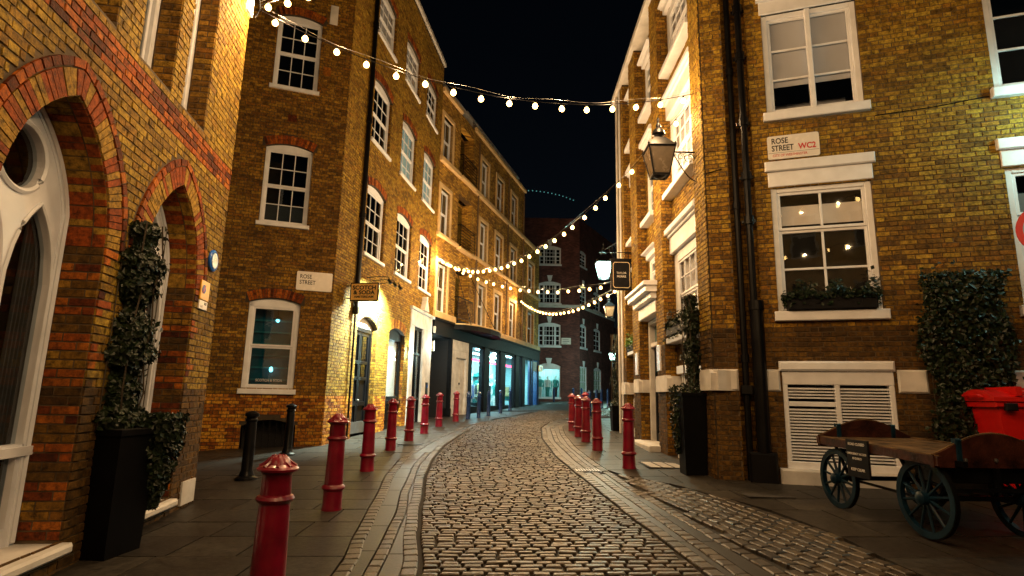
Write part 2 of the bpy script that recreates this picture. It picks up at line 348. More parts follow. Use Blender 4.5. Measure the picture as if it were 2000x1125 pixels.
def lay(face, u0, u1, z0, z1, ops, zones, budget, y=-.009, back=.004):
    """Flemish bond around the openings. zones: list of (z0,z1,material). The biggest in view become parts."""
    mbs = {}; items = []
    n0 = int(round(z0 / .075)); n1 = int(round(z1 / .075))
    for k in range(n0, n1):
        zb = k * .075 + .0045; zt = zb + .066; zm = (zb + zt) / 2
        m = next((mm for a, b_, mm in zones if a <= zm < b_), zones[0][2])
        bad = []
        for o in ops:
            if o.z0 - .005 < zm:
                if zm < o.zmax + o.ring:
                    if zm <= o.zs: bad.append((o.u0, o.u1)); continue
                    c = (o.u0 + o.u1) / 2; hw = 0
                    for i in range(41):
                        u = c + (o.u1 - o.u0) / 2 * (i / 40)
                        if o.top(u) > zt - .02: hw = u - c
                    if o.ring and not o.flat:
                        # the ring's outer edge
                        best = 0
                        for i in range(61):
                            u = (o.u1 - o.u0) / 2 * i / 60; z = o.top(c + u)
                            e = .01; d = (o.top(c + min(u + e, (o.u1 - o.u0) / 2)) - o.top(c + u - e)) / (e + min(e, (o.u1 - o.u0) / 2 - u) + 1e-6)
                            nn = math.hypot(1, d); zz = z + o.ring / nn; uu = u - d * o.ring / nn
                            if zz > zm: best = max(best, uu)
                        hw = max(hw, best)
                    if hw > 0: bad.append((c - hw, c + hw))
        x = u0 - (0 if k % 2 else .16) - random.random() * .01; hdr = False
        while x < u1:
            wd = .1025 if hdr else .215
            a, b_ = max(x, u0), min(x + wd, u1); x += wd + .01; full = (b_ - a) > wd - .001; hdr = not hdr
            if b_ - a < .025: continue
            segs = [(a, b_)]
            for q0, q1 in bad:
                ns = []
                for s0, s1 in segs:
                    if q1 <= s0 or q0 >= s1: ns.append((s0, s1)); continue
                    if q0 > s0: ns.append((s0, q0))
                    if q1 < s1: ns.append((q1, s1))
                segs = ns
            for s0, s1 in segs:
                if s1 - s0 < .02: continue
                if full and len(segs) == 1 and s1 - s0 > wd - .001:
                    items.append((s0, s1, zb, zt, m, wd))
                else: brickgeo(mbs.setdefault(m.name, (m, MB()))[1], s0, s1, zb, zt, y + random.uniform(-.004, .004), back)
    sc_ = []
    for it in items:
        p = px(face.M @ Vector(((it[0] + it[1]) / 2, 0, (it[2] + it[3]) / 2)))
        ok = p and 0 < p[0] < 2000 and 0 < p[1] < 1125
        sc_.append((-(it[5] / p[2] ** 1.0) if ok else 1, it))
    sc_.sort(key=lambda t: t[0])
    one = {}
    for q, (s_, it) in enumerate(sc_):
        if q < budget and s_ < 0:
            key = (it[4].name, it[5])
            if key not in one:
                b_ = MB(); brickgeo(b_, -it[5] / 2, it[5] / 2, -.033, .033, 0, -y + back, b=.004); b_.t = [0.] * len(b_.t); one[key] = b_.mesh('brick', it[4])
            o = inst('brick', one[key], face.root, ((it[0] + it[1]) / 2, y + random.uniform(-.004, .003), (it[2] + it[3]) / 2), (0, random.choice((0, math.pi)) + random.uniform(-.006, .006), 0))
            put(face, o)
        else: brickgeo(mbs.setdefault(it[4].name, (it[4], MB()))[1], it[0], it[1], it[2], it[3], y + random.uniform(-.004, .004), back)
    for m, mb in mbs.values():
        put(face, mb.build('brickwork', m, face.root, kind='stuff'))
def reveal(face, u, sgn, z0, z1, d, mats, d0=0.0, nb=1):
    """bricks on the side of an opening at u facing direction sgn"""
    mb = {}; n0 = int(math.ceil(z0 / .075)); n1 = int(z1 / .075)
    for k in range(n0, n1):
        zb = k * .075 + .0045; zt = zb + .066; m = mats[(k // 2) % len(mats)] if callable(getattr(mats, 'append', None)) else mats
        off = .0 if k % 2 else .1
        y = d0
        while y < d - .01:
            y2 = min(d, y + (.215 if (y > d0 or not off) else .1))
            x0 = u + sgn * (.006 + random.uniform(0, .005)); q = .004
            M = mb.setdefault(m.name, (m, MB()))[1]
            M.add([(u - sgn * .004, y, zb), (u - sgn * .004, y2 - .01, zb), (u - sgn * .004, y2 - .01, zt), (u - sgn * .004, y, zt), (x0, y + q, zb + q), (x0, y2 - .01 - q, zb + q), (x0, y2 - .01 - q, zt - q), (x0, y + q, zt - q)],
                  [(4, 5, 6, 7), (0, 1, 5, 4), (1, 2, 6, 5), (2, 3, 7, 6), (3, 0, 4, 7)])
            y = y2
    for m, b_ in mb.values(): put(face, b_.build('reveal_brickwork', m, face.root, kind='stuff'))
def arch_ring(face, o, t, m, n, y=-.014, back=.02, single=False, gap=.006, off=0, name='brick', wide=0):
    """voussoirs round the head of an opening"""
    c = (o.u0 + o.u1) / 2; pts = []
    N_ = 200; h = (o.u1 - o.u0) / 2 + wide
    for i in range(N_ + 1):
        u = o.u0 + (o.u1 - o.u0) * (1 - math.cos(math.pi * i / N_)) / 2; pts.append((u, o.top(u)))
    L = [0]
    for a, b in zip(pts, pts[1:]): L.append(L[-1] + math.hypot(b[0] - a[0], b[1] - a[1]))
    def at(s):
        s = max(0, min(L[-1], s)); i = 0
        lo, hi = 0, len(L) - 1
        while hi - lo > 1:
            md = (lo + hi) // 2
            if L[md] <= s: lo = md
            else: hi = md
        f_ = (s - L[lo]) / max(1e-9, L[hi] - L[lo]); a, b = pts[lo], pts[hi]
        def pt(q):
            q = max(0, min(L[-1], q)); i0 = min(N_ - 1, max(0, __import__('bisect').bisect(L, q) - 1)); g_ = (q - L[i0]) / max(1e-9, L[i0 + 1] - L[i0]); return Vector((pts[i0][0] + (pts[i0 + 1][0] - pts[i0][0]) * g_, pts[i0][1] + (pts[i0 + 1][1] - pts[i0][1]) * g_))
        sm = min(.2, L[-1] * .1) if n > 40 or off > .2 else .02; d = (pt(s + sm) - pt(s - sm)).normalized()
        return Vector((a[0] + (b[0] - a[0]) * f_, a[1] + (b[1] - a[1]) * f_)), Vector((-d.y, d.x))
    mb = MB()
    for k in range(n):
        s0, s1 = L[-1] * k / n + gap / 2, L[-1] * (k + 1) / n - gap / 2
        (p, na), (q, nb) = at(s0), at(s1); nm = (na + nb).normalized()
        # keep neighbours' sides parallel so the joints stay even
        e = [p + na * off, q + nb * off, q + nb * (off + t), p + na * (off + t)]
        z = y + random.uniform(-.004, .004); i_ = .004; cc = sum(e, Vector((0, 0))) / 4
        fr = [v + (cc - v).normalized() * i_ * 1.4 for v in e]
        b_ = mb if not single else MB()
        b_.add([(v.x, back, v.y) for v in e] + [(v.x, z, v.y) for v in fr], [(4, 5, 6, 7), (0, 1, 5, 4), (1, 2, 6, 5), (2, 3, 7, 6), (3, 0, 4, 7)])
        if single: put(face, b_.build(name, m, face.root))
    if not single: put(face, mb.build('brick_arch', m, face.root))

def sash(face, u0, u1, z0, z1, rec=.11, cols=3, rows=(2, 2), rise=0, glass=None, blinds=(), sill=.08, panes=True, frame=None, cas=.065, header=0, name='window', sillm=None, bar=.022, label=None, split=True, door=False, silld=.07):
    """sash window: casing, stiles, meeting rail, glazing bars; panes, sill and blinds are sub-parts"""
    glass = glass or GLASS; frame = frame or WHITE; f_ = MB(); zt = z1 - rise
    y0, y1 = rec - .03, rec + .06
    f_.bevbox(u0, u0 + cas, y0, y1, z0, zt, .008); f_.bevbox(u1 - cas, u1, y0, y1, z0, zt, .008)
    if rise:
        t = seg((u0 + u1) / 2, (u1 - u0) / 2, zt, rise); k = 12
        f_.prism([(u0, zt - cas)] + [(u1, zt - cas)] + [(u1 - (u1 - u0) * i / k, t(u1 - (u1 - u0) * i / k)) for i in range(k + 1)], y0, y1)
    else: f_.bevbox(u0 + cas, u1 - cas, y0, y1, zt - cas, zt, .008)
    f_.bevbox(u0 + cas, u1 - cas, y0, y1, z0, z0 + cas * .6, .008)
    a, b, c, d = u0 + cas, u1 - cas, z0 + cas * .6, zt - cas; st = .045
    hts = []
    if split:
        zm = c + (d - c) * rows[1] / (rows[0] + rows[1]); hts = [(c, zm, rows[1], .012), (zm, d, rows[0], -.012)]
    else: hts = [(c, d, rows[0] + rows[1], 0)]
    rects = []
    for (c0, c1, nr, dy) in hts:
        ya, yb = rec + dy, rec + dy + .035
        f_.bevbox(a, a + st, ya, yb, c0, c1, .005); f_.bevbox(b - st, b, ya, yb, c0, c1, .005)
        f_.bevbox(a + st, b - st, ya, yb, c0, c0 + st, .005); f_.bevbox(a + st, b - st, ya, yb, c1 - st, c1, .005)
        ga, gb, gc, gd = a + st, b - st, c0 + st, c1 - st; pw = (gb - ga) / cols; ph = (gd - gc) / nr
        for i in range(1, cols): f_.bevbox(ga + pw * i - bar / 2, ga + pw * i + bar / 2, ya + .002, yb, gc, gd, .004)
        for i in range(1, nr): f_.bevbox(ga, gb, ya + .004, yb - .002, gc + ph * i - bar / 2, gc + ph * i + bar / 2, .004)
        rects += [(ga + pw * i, ga + pw * (i + 1), gc + ph * j, gc + ph * (j + 1), ya + .02) for i in range(cols) for j in range(nr)]
    fo = put(face, f_.build(name, frame, face.root, label=label))
    if panes:
        cache = {}
        for r_ in rects:
            k = (round(r_[1] - r_[0], 3), round(r_[3] - r_[2], 3))
            if k not in cache: cache[k] = MB().box(-k[0] / 2 + .003, k[0] / 2 - .003, -.002, .002, -k[1] / 2 + .003, k[1] / 2 - .003).mesh('pane', glass)
            inst('pane', cache[k], fo, ((r_[0] + r_[1]) / 2, r_[4], (r_[2] + r_[3]) / 2), (random.uniform(-.006, .006), 0, random.uniform(-.006, .006)))
    else:
        g = MB(); g.box(a, b, rec + .022, rec + .026, c, d); g.build('pane', glass, fo)
    if sill:
        s_ = MB(); s_.bevbox(u0 - .06, u1 + .06, -silld, rec + .02, z0 - sill, z0, .012); s_.build('sill', sillm or frame, fo)
    if header:
        h_ = MB(); h_.bevbox(u0 - .03, u1 + .03, -.03, rec, z1, z1 + header * .6, .01); h_.bevbox(u0 - .07, u1 + .07, -.08, rec, z1 + header * .6, z1 + header, .015); h_.build('lintel', frame, fo)
    for (fa, fb, mm) in blinds:
        q = MB(); q.box(a, b, rec + .07, rec + .075, c + (d - c) * fa, c + (d - c) * fb); q.build('blind', mm, fo)
    return fo
def interior(face, u0, u1, z0, z1, y=.5):
    mb = MB(); mb.box(u0, u1, y, y + .02, z0, z1); put(face, mb.build('dark_room', DARK, face.root))

# ================================================================ GROUND
def line(pts):
    """x as a function of y through the given points"""
    def f(y):
        if y <= pts[0][1]: return pts[0][0] + (pts[1][0] - pts[0][0]) * (y - pts[0][1]) / (pts[1][1] - pts[0][1])
        for a, b in zip(pts, pts[1:]):
            if y <= b[1]:
                t = (y - a[1]) / (b[1] - a[1]); return a[0] + (b[0] - a[0]) * (t * t * (3 - 2 * t) * .3 + t * .7)
        a, b = pts[-2:]; return b[0] + (b[0] - a[0]) * (y - b[1]) / (b[1] - a[1])
    return f
g = MB(); xs = [-60, -30, -12, -8, -6, -5, -4, -3, -2, -1, 0, 1, 2, 3, 4, 6, 8, 12, 30, 60]; ys = list(range(-30, 64, 2)) + [80, 120]
g.add([(x, y, G(x, y) - .022) for y in ys for x in xs], [(j * len(xs) + i, j * len(xs) + i + 1, (j + 1) * len(xs) + i + 1, (j + 1) * len(xs) + i) for j in range(len(ys) - 1) for i in range(len(xs) - 1)])
ground = g.build('ground', JOINT, kind='structure')
KLO = line([(-1.2, 3.5), (-1.31, 5.2), (-1.42, 5.9), (-1.62, 7.6), (-1.9, 9.75), (-2.03, 11.6), (-1.98, 14), (-1.75, 17), (-1.35, 20.3), (-.6, 23), (.4, 26), (1.2, 28.5)])
KLM = line([(-.95, 3.5), (-1.08, 5.2), (-1.2, 6.8), (-1.42, 8.4), (-1.66, 11), (-1.72, 14)])
KLI = line([(-.65, 3.5), (-.78, 5), (-.98, 6.2), (-1.14, 7.4), (-1.4, 9.6), (-1.54, 11.6), (-1.58, 13.7), (-1.45, 16.5), (-1.2, 20)])
KRI = line([(1.75, 3.5), (1.62, 5), (1.53, 6), (1.42, 7), (1.29, 8.7), (1.16, 10.1), (1.01, 12.1), (.95, 15.5), (1.1, 18.8), (1.55, 21.6), (2.4, 24), (3.6, 26)])
KRM = line([(2.0, 3.5), (1.82, 5), (1.74, 6), (1.65, 7.1), (1.5, 8.7), (1.3, 11.5), (1.2, 14.8), (1.35, 18.8), (1.8, 21.3), (2.6, 23.4), (3.8, 25.2)])
KRO = line([(2.3, 3.5), (2.12, 5), (2.0, 6), (1.88, 7.2), (1.7, 8.7), (1.52, 11.5), (1.45, 13.7), (1.5, 16.5), (1.66, 19.3), (2.1, 21), (2.9, 22.7), (4, 24.2)])

def settgeo(mb, cx, cy, w_, d_, rot=0, h=.015, dz=0):
    c, s = math.cos(rot), math.sin(rot); vs = []; e = lambda: random.uniform(-.004, .004); tilt = random.uniform(-.03, .03); tl2 = random.uniform(-.05, .05)
    for k, (ins, z) in enumerate(((0, -.03), (.003, h * .45), (min(.013, d_ * .18), h))):
        for sx, sy in ((-1, -1), (1, -1), (1, 1), (-1, 1)):
            a, b = sx * (w_ / 2 - ins) + e() * (k > 0), sy * (d_ / 2 - ins) + e() * (k > 0)
            x, y = cx + a * c - b * s, cy + a * s + b * c
            vs.append((x, y, G(x, y) + z + dz + (a * tilt + b * tl2 if k else 0)))
    fs = [(8, 9, 10, 11)]
    for k in (0, 4):
        for i in range(4): fs.append((k + i, k + (i + 1) % 4, k + 4 + (i + 1) % 4, k + 4 + i))
    mb.add(vs, fs)
setts = []
y = 3.6
while y < 30:
    pitch = .096
    x0, x1 = (KLI(y) if y < 19 else KLO(y)) + .1, KRI(y) - .09
    if y > 24: x1 = min(9, 3.2 + (y - 24) * 1.5)
    x = x0 - random.random() * .1
    while x < x1:
        wd = random.uniform(.14, .215) * (1 if y < 20 else 1.1)
        a, b = max(x, x0), min(x + wd, x1)
        if b - a > .05: setts.append(((a + b) / 2, y + random.uniform(-.006, .006), b - a - .02, pitch - .03, random.uniform(-.04, .04), .015, random.uniform(-.006, .004)))
        x += wd
    y += pitch
def emit_setts(lst, name, root, m, cap, smooth=True):
    def area(s):
        p = px((s[0], s[1], G(s[0], s[1])))
        return -s[2] * s[3] / p[2] ** 2 if p and 0 < p[0] < 2000 and p[1] < 1125 else 1
    lst = sorted(lst, key=area); big = MB()
    for k, s in enumerate(lst):
        if k < cap and area(s) < 0:
            b = MB(); settgeo(b, *s); o = b.build(name, m, root, smooth=False)
        else: settgeo(big, *s)
    big.build(name + 's_beyond', m, root, kind='stuff')
street = MB(); st_pts = [yy * .5 for yy in range(7, 62)]
vs = []
for yy in st_pts:
    xl = (KLI(yy) if yy < 19 else KLO(yy)); xr = KRI(yy) if yy < 24 else min(9, 3.2 + (yy - 24) * 1.5)
    for t in range(5):
        x = xl + (xr - xl) * t / 4; vs.append((x, yy, G(x, yy) - .018))
street.add(vs, [(i * 5 + j, i * 5 + j + 1, i * 5 + j + 6, i * 5 + j + 5) for i in range(len(st_pts) - 1) for j in range(4)])
street = street.build('cobbled_street', JOINT, kind='structure')
emit_setts(setts, 'cobble', street, SETT, 300)

# kerb lines of small setts with smooth wheel tracks between them
kerb = empty('kerb_lines', None, None); kerb['kind'] = 'structure'; del_k = kerb
ks = []
for fn, y0, y1, wd in ((KLO, 3.5, 22.5, .13), (KLM, 3.5, 12.6, .11), (KLI, 3.5, 20, .13), (KRI, 3.5, 24, .13), (KRM, 3.5, 23.4, .12), (KRO, 10.0, 22.8, .13), (KRO, 3.5, 9.9, .12)):
    y = y0
    while y < y1:
        L_ = random.uniform(.13, .2); dx = fn(y + L_) - fn(y); dl = math.hypot(dx, L_)
        ks.append((fn(y + L_ / 2), y + L_ / 2, wd, dl - .012, math.atan2(L_, dx) - math.pi / 2)); y += L_
emit_setts(ks, 'kerb_sett', kerb, KSETT, 300)
def ribbon(fa, fb, y0, y1, pad, m, L_=1.0, root=None, name='track_stone'):
    y = y0
    while y < y1:
        ye = min(y1, y + L_ * random.uniform(.85, 1.15)); b = MB(); n = 3; vs = []
        for i in range(n + 1):
            yy = y + .006 + (ye - y - .012) * i / n
            for x in (fa(yy) + pad, fb(yy) - pad): vs += [(x, yy, G(x, yy) + .006), (x, yy, G(x, yy) - .02)]
        fs = []
        for i in range(n):
            o = i * 4; fs += [(o, o + 2, o + 6, o + 4), (o + 1, o, o + 4, o + 5), (o + 2, o + 3, o + 7, o + 6)]
        fs += [(1, 3, 2, 0), (4 * n, 4 * n + 2, 4 * n + 3, 4 * n + 1)]
        t = random.random(); b.add(vs, fs, t); b.build(name, m, root); y = ye
ribbon(KLO, KLM, 3.5, 12.6, .065, WHEEL, root=kerb); ribbon(KLM, KLI, 3.5, 12.6, .065, WHEEL, root=kerb); ribbon(KLO, KLI, 12.6, 19.5, .07, WHEEL, root=kerb)
ribbon(KRI, KRM, 3.5, 23, .07, WHEEL, root=kerb); ribbon(KRM, KRO, 3.5, 9.7, .07, WHEEL, root=kerb); ribbon(KRM, KRO, 10.3, 22.5, .07, WHEEL, root=kerb)

# granite sett apron on the right
apron = empty('sett_apron', None, None); apron['kind'] = 'structure'
EDGE = line([(3.3, 3.5), (3.15, 5), (3.2, 5.8), (3.05, 7.0), (2.8, 7.7), (2.35, 8.8), (1.75, 9.7)])
ap = []; rot = R(13); c, s = math.cos(rot), math.sin(rot)
for i in range(-60, 60):
    for j in range(-60, 60):
        a = i * .125; b = j * .2 + (.1 if i % 2 else 0)
        x = 2.4 + a * c - b * s; yy = 6.5 + a * s + b * c
        if 3.5 < yy < 9.75 and KRO(yy) + .13 < x < EDGE(yy): ap.append((x, yy, .108, .182, rot + random.uniform(-.04, .04)))
emit_setts(ap, 'apron_sett', apron, KSETT, 300)

# paving flags
def paving(name, fl, fr, y0, y1, m, lmin, lmax, pit, cap=300):
    root = empty(name, None, None); root['kind'] = 'structure'; y = y0; n = 0; rest = MB()
    while y < y1:
        ph = pit * random.uniform(.88, 1.12); ye = min(y1, y + ph); ym = (y + ye) / 2
        x = fl(ym) - .02; xe = fr(ym)
        x -= random.random() * .3
        while x < xe:
            wd = random.uniform(lmin, lmax); q = .007; c = []
            last = x + wd > xe - .25
            for yy, sd in ((y + q, 0), (y + q, 1), (ye - q, 1), (ye - q, 0)):
                xx = (x + q if x > fl(ym) + .01 else fl(yy)) if sd == 0 else (x + wd - q if not last else fr(yy))
                c.append((max(xx, fl(yy)), yy))
            if c[1][0] - c[0][0] > .08:
                dz = random.uniform(-.002, .002); b = MB() if n < cap else rest
                b.add([(p[0], p[1], G(*p) + .008 + dz) for p in c] + [(p[0], p[1], G(*p) - .02) for p in c], [(0, 1, 2, 3), (0, 4, 5, 1), (1, 5, 6, 2), (2, 6, 7, 3), (3, 7, 4, 0)])
                if n < cap: b.build('paving_slab', m, root); n += 1
            if last: break
            x += wd
        y = ye
    if rest.v: rest.build('paving_beyond', m, root, kind='stuff')
    return root
wallL = line([(-4.7, 1.5), (-4.75, 3), (-3.82, 7.3), (-6.9, 7.95), (-6.9, 12.9), (-4.4, 13.9), (-3.15, 22.9), (-1, 30), (1.85, 39.2)])
paving('left_pavement', lambda y: wallL(y) - .1, lambda y: KLO(y) - .075, 3.4, 28.5, FLAG, .6, 1.0, .62)
wallR = line([(6.4, 3.4), (6.2, 8.2), (3.35, 9.2), (3.45, 16), (3.7, 20), (6, 24), (9, 27)])
paving('right_pavement', lambda y: (KRO(y) + .075) if y > 9.85 else EDGE(y) + .05, lambda y: wallR(y) + .15, 3.5, 23.6, FLAG, .55, .95, .6)
paving('far_pavement', lambda y: -1 + (y - 30) * .3, lambda y: 12, 30.1, 47.5, FLAG, .9, 1.3, .9, 150)

# ================================================================ LEFT BUILDING with pointed arches
A = Wall(-3.8725, 7.1297, -8.1, 'brick_building', 'nearest building on the left, orange and yellow brick with two pointed arches')
ZT = 9.4
arches = []
for c in (-4.93, -2.935, -.93):
    arches.append(Op(c - .665, c + .665, .27, gothic(c, .665, 2.7, 1.07), ring=.34, n=40))
winA = Op(-2.2, -1.5, 4.6, 7.6); winB = Op(-1.22, -.57, 4.6, 7.6); winC = Op(-4.3, -3.6, 4.6, 7.6); winD = Op(-3.3, -2.6, 4.6, 7.6)
ops = arches + [winA, winB, winC, winD]
panel(-6.4, .48, -.3, ZT, ops, 0, .5).build('wall', MORTARL, A.root)
Z = [(-1, 1.05, RED), (4.2, 4.53, RED), (1.05, 4.2, STOCKY), (4.53, 99, STOCKY)]
lay(A, -6.3, .48, 0, 7.95, ops, [(4.2, 4.53, RED), (-1, 1.5, STOCK_DIM), (1.5, 4.2, STOCKY), (4.53, 99, STOCKY)], 300)
for o in arches[1:]:
    nV = 46; arch_ring(A, o, .215, BAND, nV, single=True, y=-.016)
    arch_ring(A, o, .075, RED, 30, off=.225, single=True, y=-.022)
    reveal(A, o.u1, -1, .3, 2.7, .32, [RED, STOCK_DIM, RED, STOCKD]); reveal(A, o.u0, 1, .3, 2.7, .32, [RED, STOCK_DIM])
    # bricks round the soffit of the arch
    mb = MB(); k = 26
    cu_ = [o.u0 + .665 * (1 - math.cos(math.pi * i / 200)) for i in range(201)]; Ls = [0]
    for i in range(200): Ls.append(Ls[-1] + math.hypot(cu_[i + 1] - cu_[i], o.top(cu_[i + 1]) - o.top(cu_[i])))
    inv = lambda q: cu_[min(200, __import__('bisect').bisect(Ls, q))]
    cc_ = (o.u0 + o.u1) / 2
    def inw(u, y):
        d = Vector((cc_ - u, 2.7 - o.top(u))); d = d.normalized() * .008; return (u + d.x, y, o.top(u) + d.y)
    k = 44
    for i in range(k):
        u0 = inv(Ls[-1] * (i + .05) / k); u1 = inv(Ls[-1] * (i + .95) / k)
        for ya, yb in ((.0, .1), (.11, .315)):
            mb.add([(u0, ya, o.top(u0)), (u1, ya, o.top(u1)), (u1, yb, o.top(u1)), (u0, yb, o.top(u0)), inw(u0, ya + .004), inw(u1, ya + .004), inw(u1, yb - .004), inw(u0, yb - .004)],
                   [(7, 6, 5, 4), (0, 4, 5, 1), (2, 6, 7, 3), (1, 5, 6, 2), (3, 7, 4, 0)])
    mb.build('soffit_brickwork', BAND, A.root, kind='stuff')
    # jamb bricks beside the opening, alternating colours
    for u, sg in ((o.u0, -1), (o.u1, 1)):
        zz = .3; kk = 0
        while zz < 2.66:
            b = MB(); wq = .215 if kk % 2 else .1025; a_, b_ = sorted((u + sg * .002, u + sg * wq)); brickgeo(b, a_, b_, zz + .0045, zz + .0705, -.018, .02)
            b.build('brick', (RED if zz > 1.5 else STOCK_DIM, STOCKY if zz > 1.5 else STOCK_DIM)[(kk // 3) % 2], A.root); zz += .075; kk += 1
def gothic_window(c):
    """painted tracery: round light over two lancets, transom and base panel"""
    T = gothic(c, .665, 2.7, 1.07); Y = .32
    lan = []
    for s_ in (-1, 1):
        lc = c + s_ * .297; lan.append(Op(lc - .262, lc + .262, 1.05, gothic(lc, .262, 2.33, .6), n=12)); 
    base = [Op(c - .52, c - .05, .42, .95), Op(c + .05, c + .52, .42, .95)]
    oc = Op(c - .25, c + .25, 3.24, lambda u: 3.24 + math.sqrt(max(0, .25 ** 2 - (u - c) ** 2)), n=16)
    mb = MB(); cuts = sorted({c - .665 + 1.33 * i / 30 for i in range(31)} | {o.u0 + (o.u1 - o.u0) * i / 12 for o in lan + base + [oc] for i in range(13)})
    def holes(u, mid):
        h = []
        for o in base:
            if o.u0 < mid < o.u1: h.append((o.z0, .95))
        for o in lan:
            if o.u0 < mid < o.u1: h.append((1.05, o.top(u)))
        if oc.u0 < mid < oc.u1: q = math.sqrt(max(0, .25 ** 2 - (u - c) ** 2)); h.append((3.24 - q, 3.24 + q))
        return h
    for a, b in zip(cuts, cuts[1:]):
        if b - a < 1e-4: continue
        m_ = (a + b) / 2; ha, hb = holes(a, m_), holes(b, m_); la = lb = .27
        for (p0, p1), (q0, q1) in zip(ha, hb):
            mb.add([(a, Y, la), (b, Y, lb), (b, Y, q0), (a, Y, p0)], [(0, 1, 2, 3)])
            mb.add([(a, Y, p0), (b, Y, q0), (b, Y + .08, q0), (a, Y + .08, p0)], [(3, 2, 1, 0)]); mb.add([(a, Y, p1), (b, Y, q1), (b, Y + .08, q1), (a, Y + .08, p1)], [(0, 1, 2, 3)])
            la, lb = p1, q1
        mb.add([(a, Y, la), (b, Y, lb), (b, Y, T(b)), (a, Y, T(a))], [(0, 1, 2, 3)])
    for o in lan + base: panel(o.u0, o.u1, o.z0, o.z0, [], Y, Y + .08); mb.add([(o.u0, Y, o.z0), (o.u0, Y + .08, o.z0), (o.u0, Y + .08, o.top(o.u0)), (o.u0, Y, o.top(o.u0))], [(0, 1, 2, 3)]); mb.add([(o.u1, Y, o.z0), (o.u1, Y + .08, o.z0), (o.u1, Y + .08, o.top(o.u1)), (o.u1, Y, o.top(o.u1))], [(3, 2, 1, 0)])
    fr = mb.build('window', WHITE, A.root)
    # raised mouldings
    mo = MB(); P = lambda u, z, y: (u, y, z)
    pts = [P(c - .63, .3, Y)] + [P(c + .63 * t, T(c + .63 * t) - .035, Y) for t in [i / 14 for i in range(-14, 15)]] + [P(c + .63, .3, Y)]
    mo.tube(pts, .028, 6); mo.tube([(a[0] * .93 + c * .07, Y, min(a[2] - .05, a[2])) for a in pts], .014, 6)
    mo.tube([P(c + .27 * math.cos(a), 3.24 + .27 * math.sin(a), Y) for a in [2 * math.pi * i / 28 for i in range(29)]], .026, 6)
    for o in lan:
        lc = (o.u0 + o.u1) / 2
        mo.tube([P(o.u0 - .012, 1.05, Y)] + [P(o.u0 - .012 + .548 * i / 14, o.top(min(o.u1, max(o.u0, o.u0 - .012 + .548 * i / 14))) + .02, Y) for i in range(15)] + [P(o.u1 + .012, 1.05, Y)], .02, 6)
    mo.box(c - .665, c + .665, Y - .03, Y, .96, 1.03); mo.build('moulding', WHITE, fr, smooth=True)
    gl = MB()
    for o in lan:
        n_ = 10; gl = MB(); gl.add([(o.u0 + (o.u1 - o.u0) * i / n_, Y + .05, z) for i in range(n_ + 1) for z in (o.z0, o.top(o.u0 + (o.u1 - o.u0) * i / n_))], [(2 * i, 2 * i + 2, 2 * i + 3, 2 * i + 1) for i in range(n_)]); gl.build('pane', GLASSD, fr)
    for o in base: gl = MB(); gl.box(o.u0, o.u1, Y + .048, Y + .052, o.z0, .95); gl.build('pane', GLASSD, fr)
    gl = MB(); gl.add([(c + .25 * math.cos(2 * math.pi * i / 24), Y + .05, 3.24 + .25 * math.sin(2 * math.pi * i / 24)) for i in range(24)], [tuple(range(24))]); gl.build('pane', GLASSD, fr)
    s_ = MB(); s_.bevbox(c - .7, c + .7, -.1, Y + .02, .2, .28, .02); s_.build('sill', OFFW, fr)
    cu = MB()
    for k in range(10):
        x = c - .6 + k * .022 + random.uniform(0, .01); cu.box(x, x + .014, .45 + .02 * (k % 2), .47 + .02 * (k % 2), .9, 3)
        x = c + .4 + k * .022; cu.box(x, x + .014, .45 + .02 * (k % 2), .47 + .02 * (k % 2), .9, 3)
    cu.build('curtain', mat('curtain', (.1, .1, .1), .9) if 'curtain' not in MATS else MATS['curtain'], fr)
    return fr
for c in (-4.93, -2.935, -.93): gothic_window(c)
for o in (winA, winB, winC, winD):
    reveal(A, o.u1, -1, 4.6, 7.6, .22, STOCKD); sash(A, o.u0, o.u1, o.z0, 7.6, rec=.25, cols=1, rows=(1, 1), sill=0, glass=GLASSD, cas=.08)
interior(A, -6.3, .45, 0, ZT, .62)
# return face of the left building and a white strip for its brightly lit corner
A2 = A.face(-3.8725 + .48 * math.sin(R(-8.1)), 7.1297 + .48 * math.cos(R(-8.1)), -8.1 - 90)
mb = MB(); mb.box(0, .36, .5, .5 + .01, 0, ZT)
rt = MB(); rt.box(.46, .48, .003, 4.5, -.3, ZT); rt.build('return_wall', MORTARL, A.root)
b = MB(); b.bevbox(.3, .5, -.05, .03, 6.9, 8.6, .01); b.build('lit_corner_patch', WHITE, A.root)  # white paint stands in for brick strongly lit by the strings
b = MB(); b.tube([(.56, .06, -.1), (.56, .06, 4.4)], .035, 8); b.build('downpipe', IRON, A.root, smooth=True)
b = MB(); b.box(.02, .42, -.03, .1, .15, .42); b.build('plinth', OFFW, A.root)
# plaque and parking plate on the pier
b = MB(); b.lathe([(.14, 0), (.14, .02), (.125, .03), (.118, .026)], 28); o = b.build('round_plaque', BLUES, smooth=True, label='blue oval plaque with a pale face high on the left brick pier', cat='plaque')
o.matrix_world = A.M @ Matrix.Translation((.14, -.02, 3.14)) @ Matrix.Rotation(R(90), 4, 'X')
b = MB(); b.lathe([(.1, 0), (.1, .004)], 24); q = b.build('plaque_face', mat('pale_blue_enamel', (.35, .6, .8), .3, var=.3), o, loc=(0, 0, .03))
for k, (dx, dz, w_) in enumerate(((-.05, .04, .1), (-.06, .015, .12), (-.05, -.01, .1), (-.035, -.035, .07))):
    b = MB(); b.box(dx, dx + w_, dz, dz + .008, .035, .037); b.build('lettering', TXTW, o)
ps = empty('parking_sign', 'yellow no waiting plate with small white plate under it on the left pier', 'sign'); ps.matrix_world = A.M @ Matrix.Translation((0, -.02, 2.48))
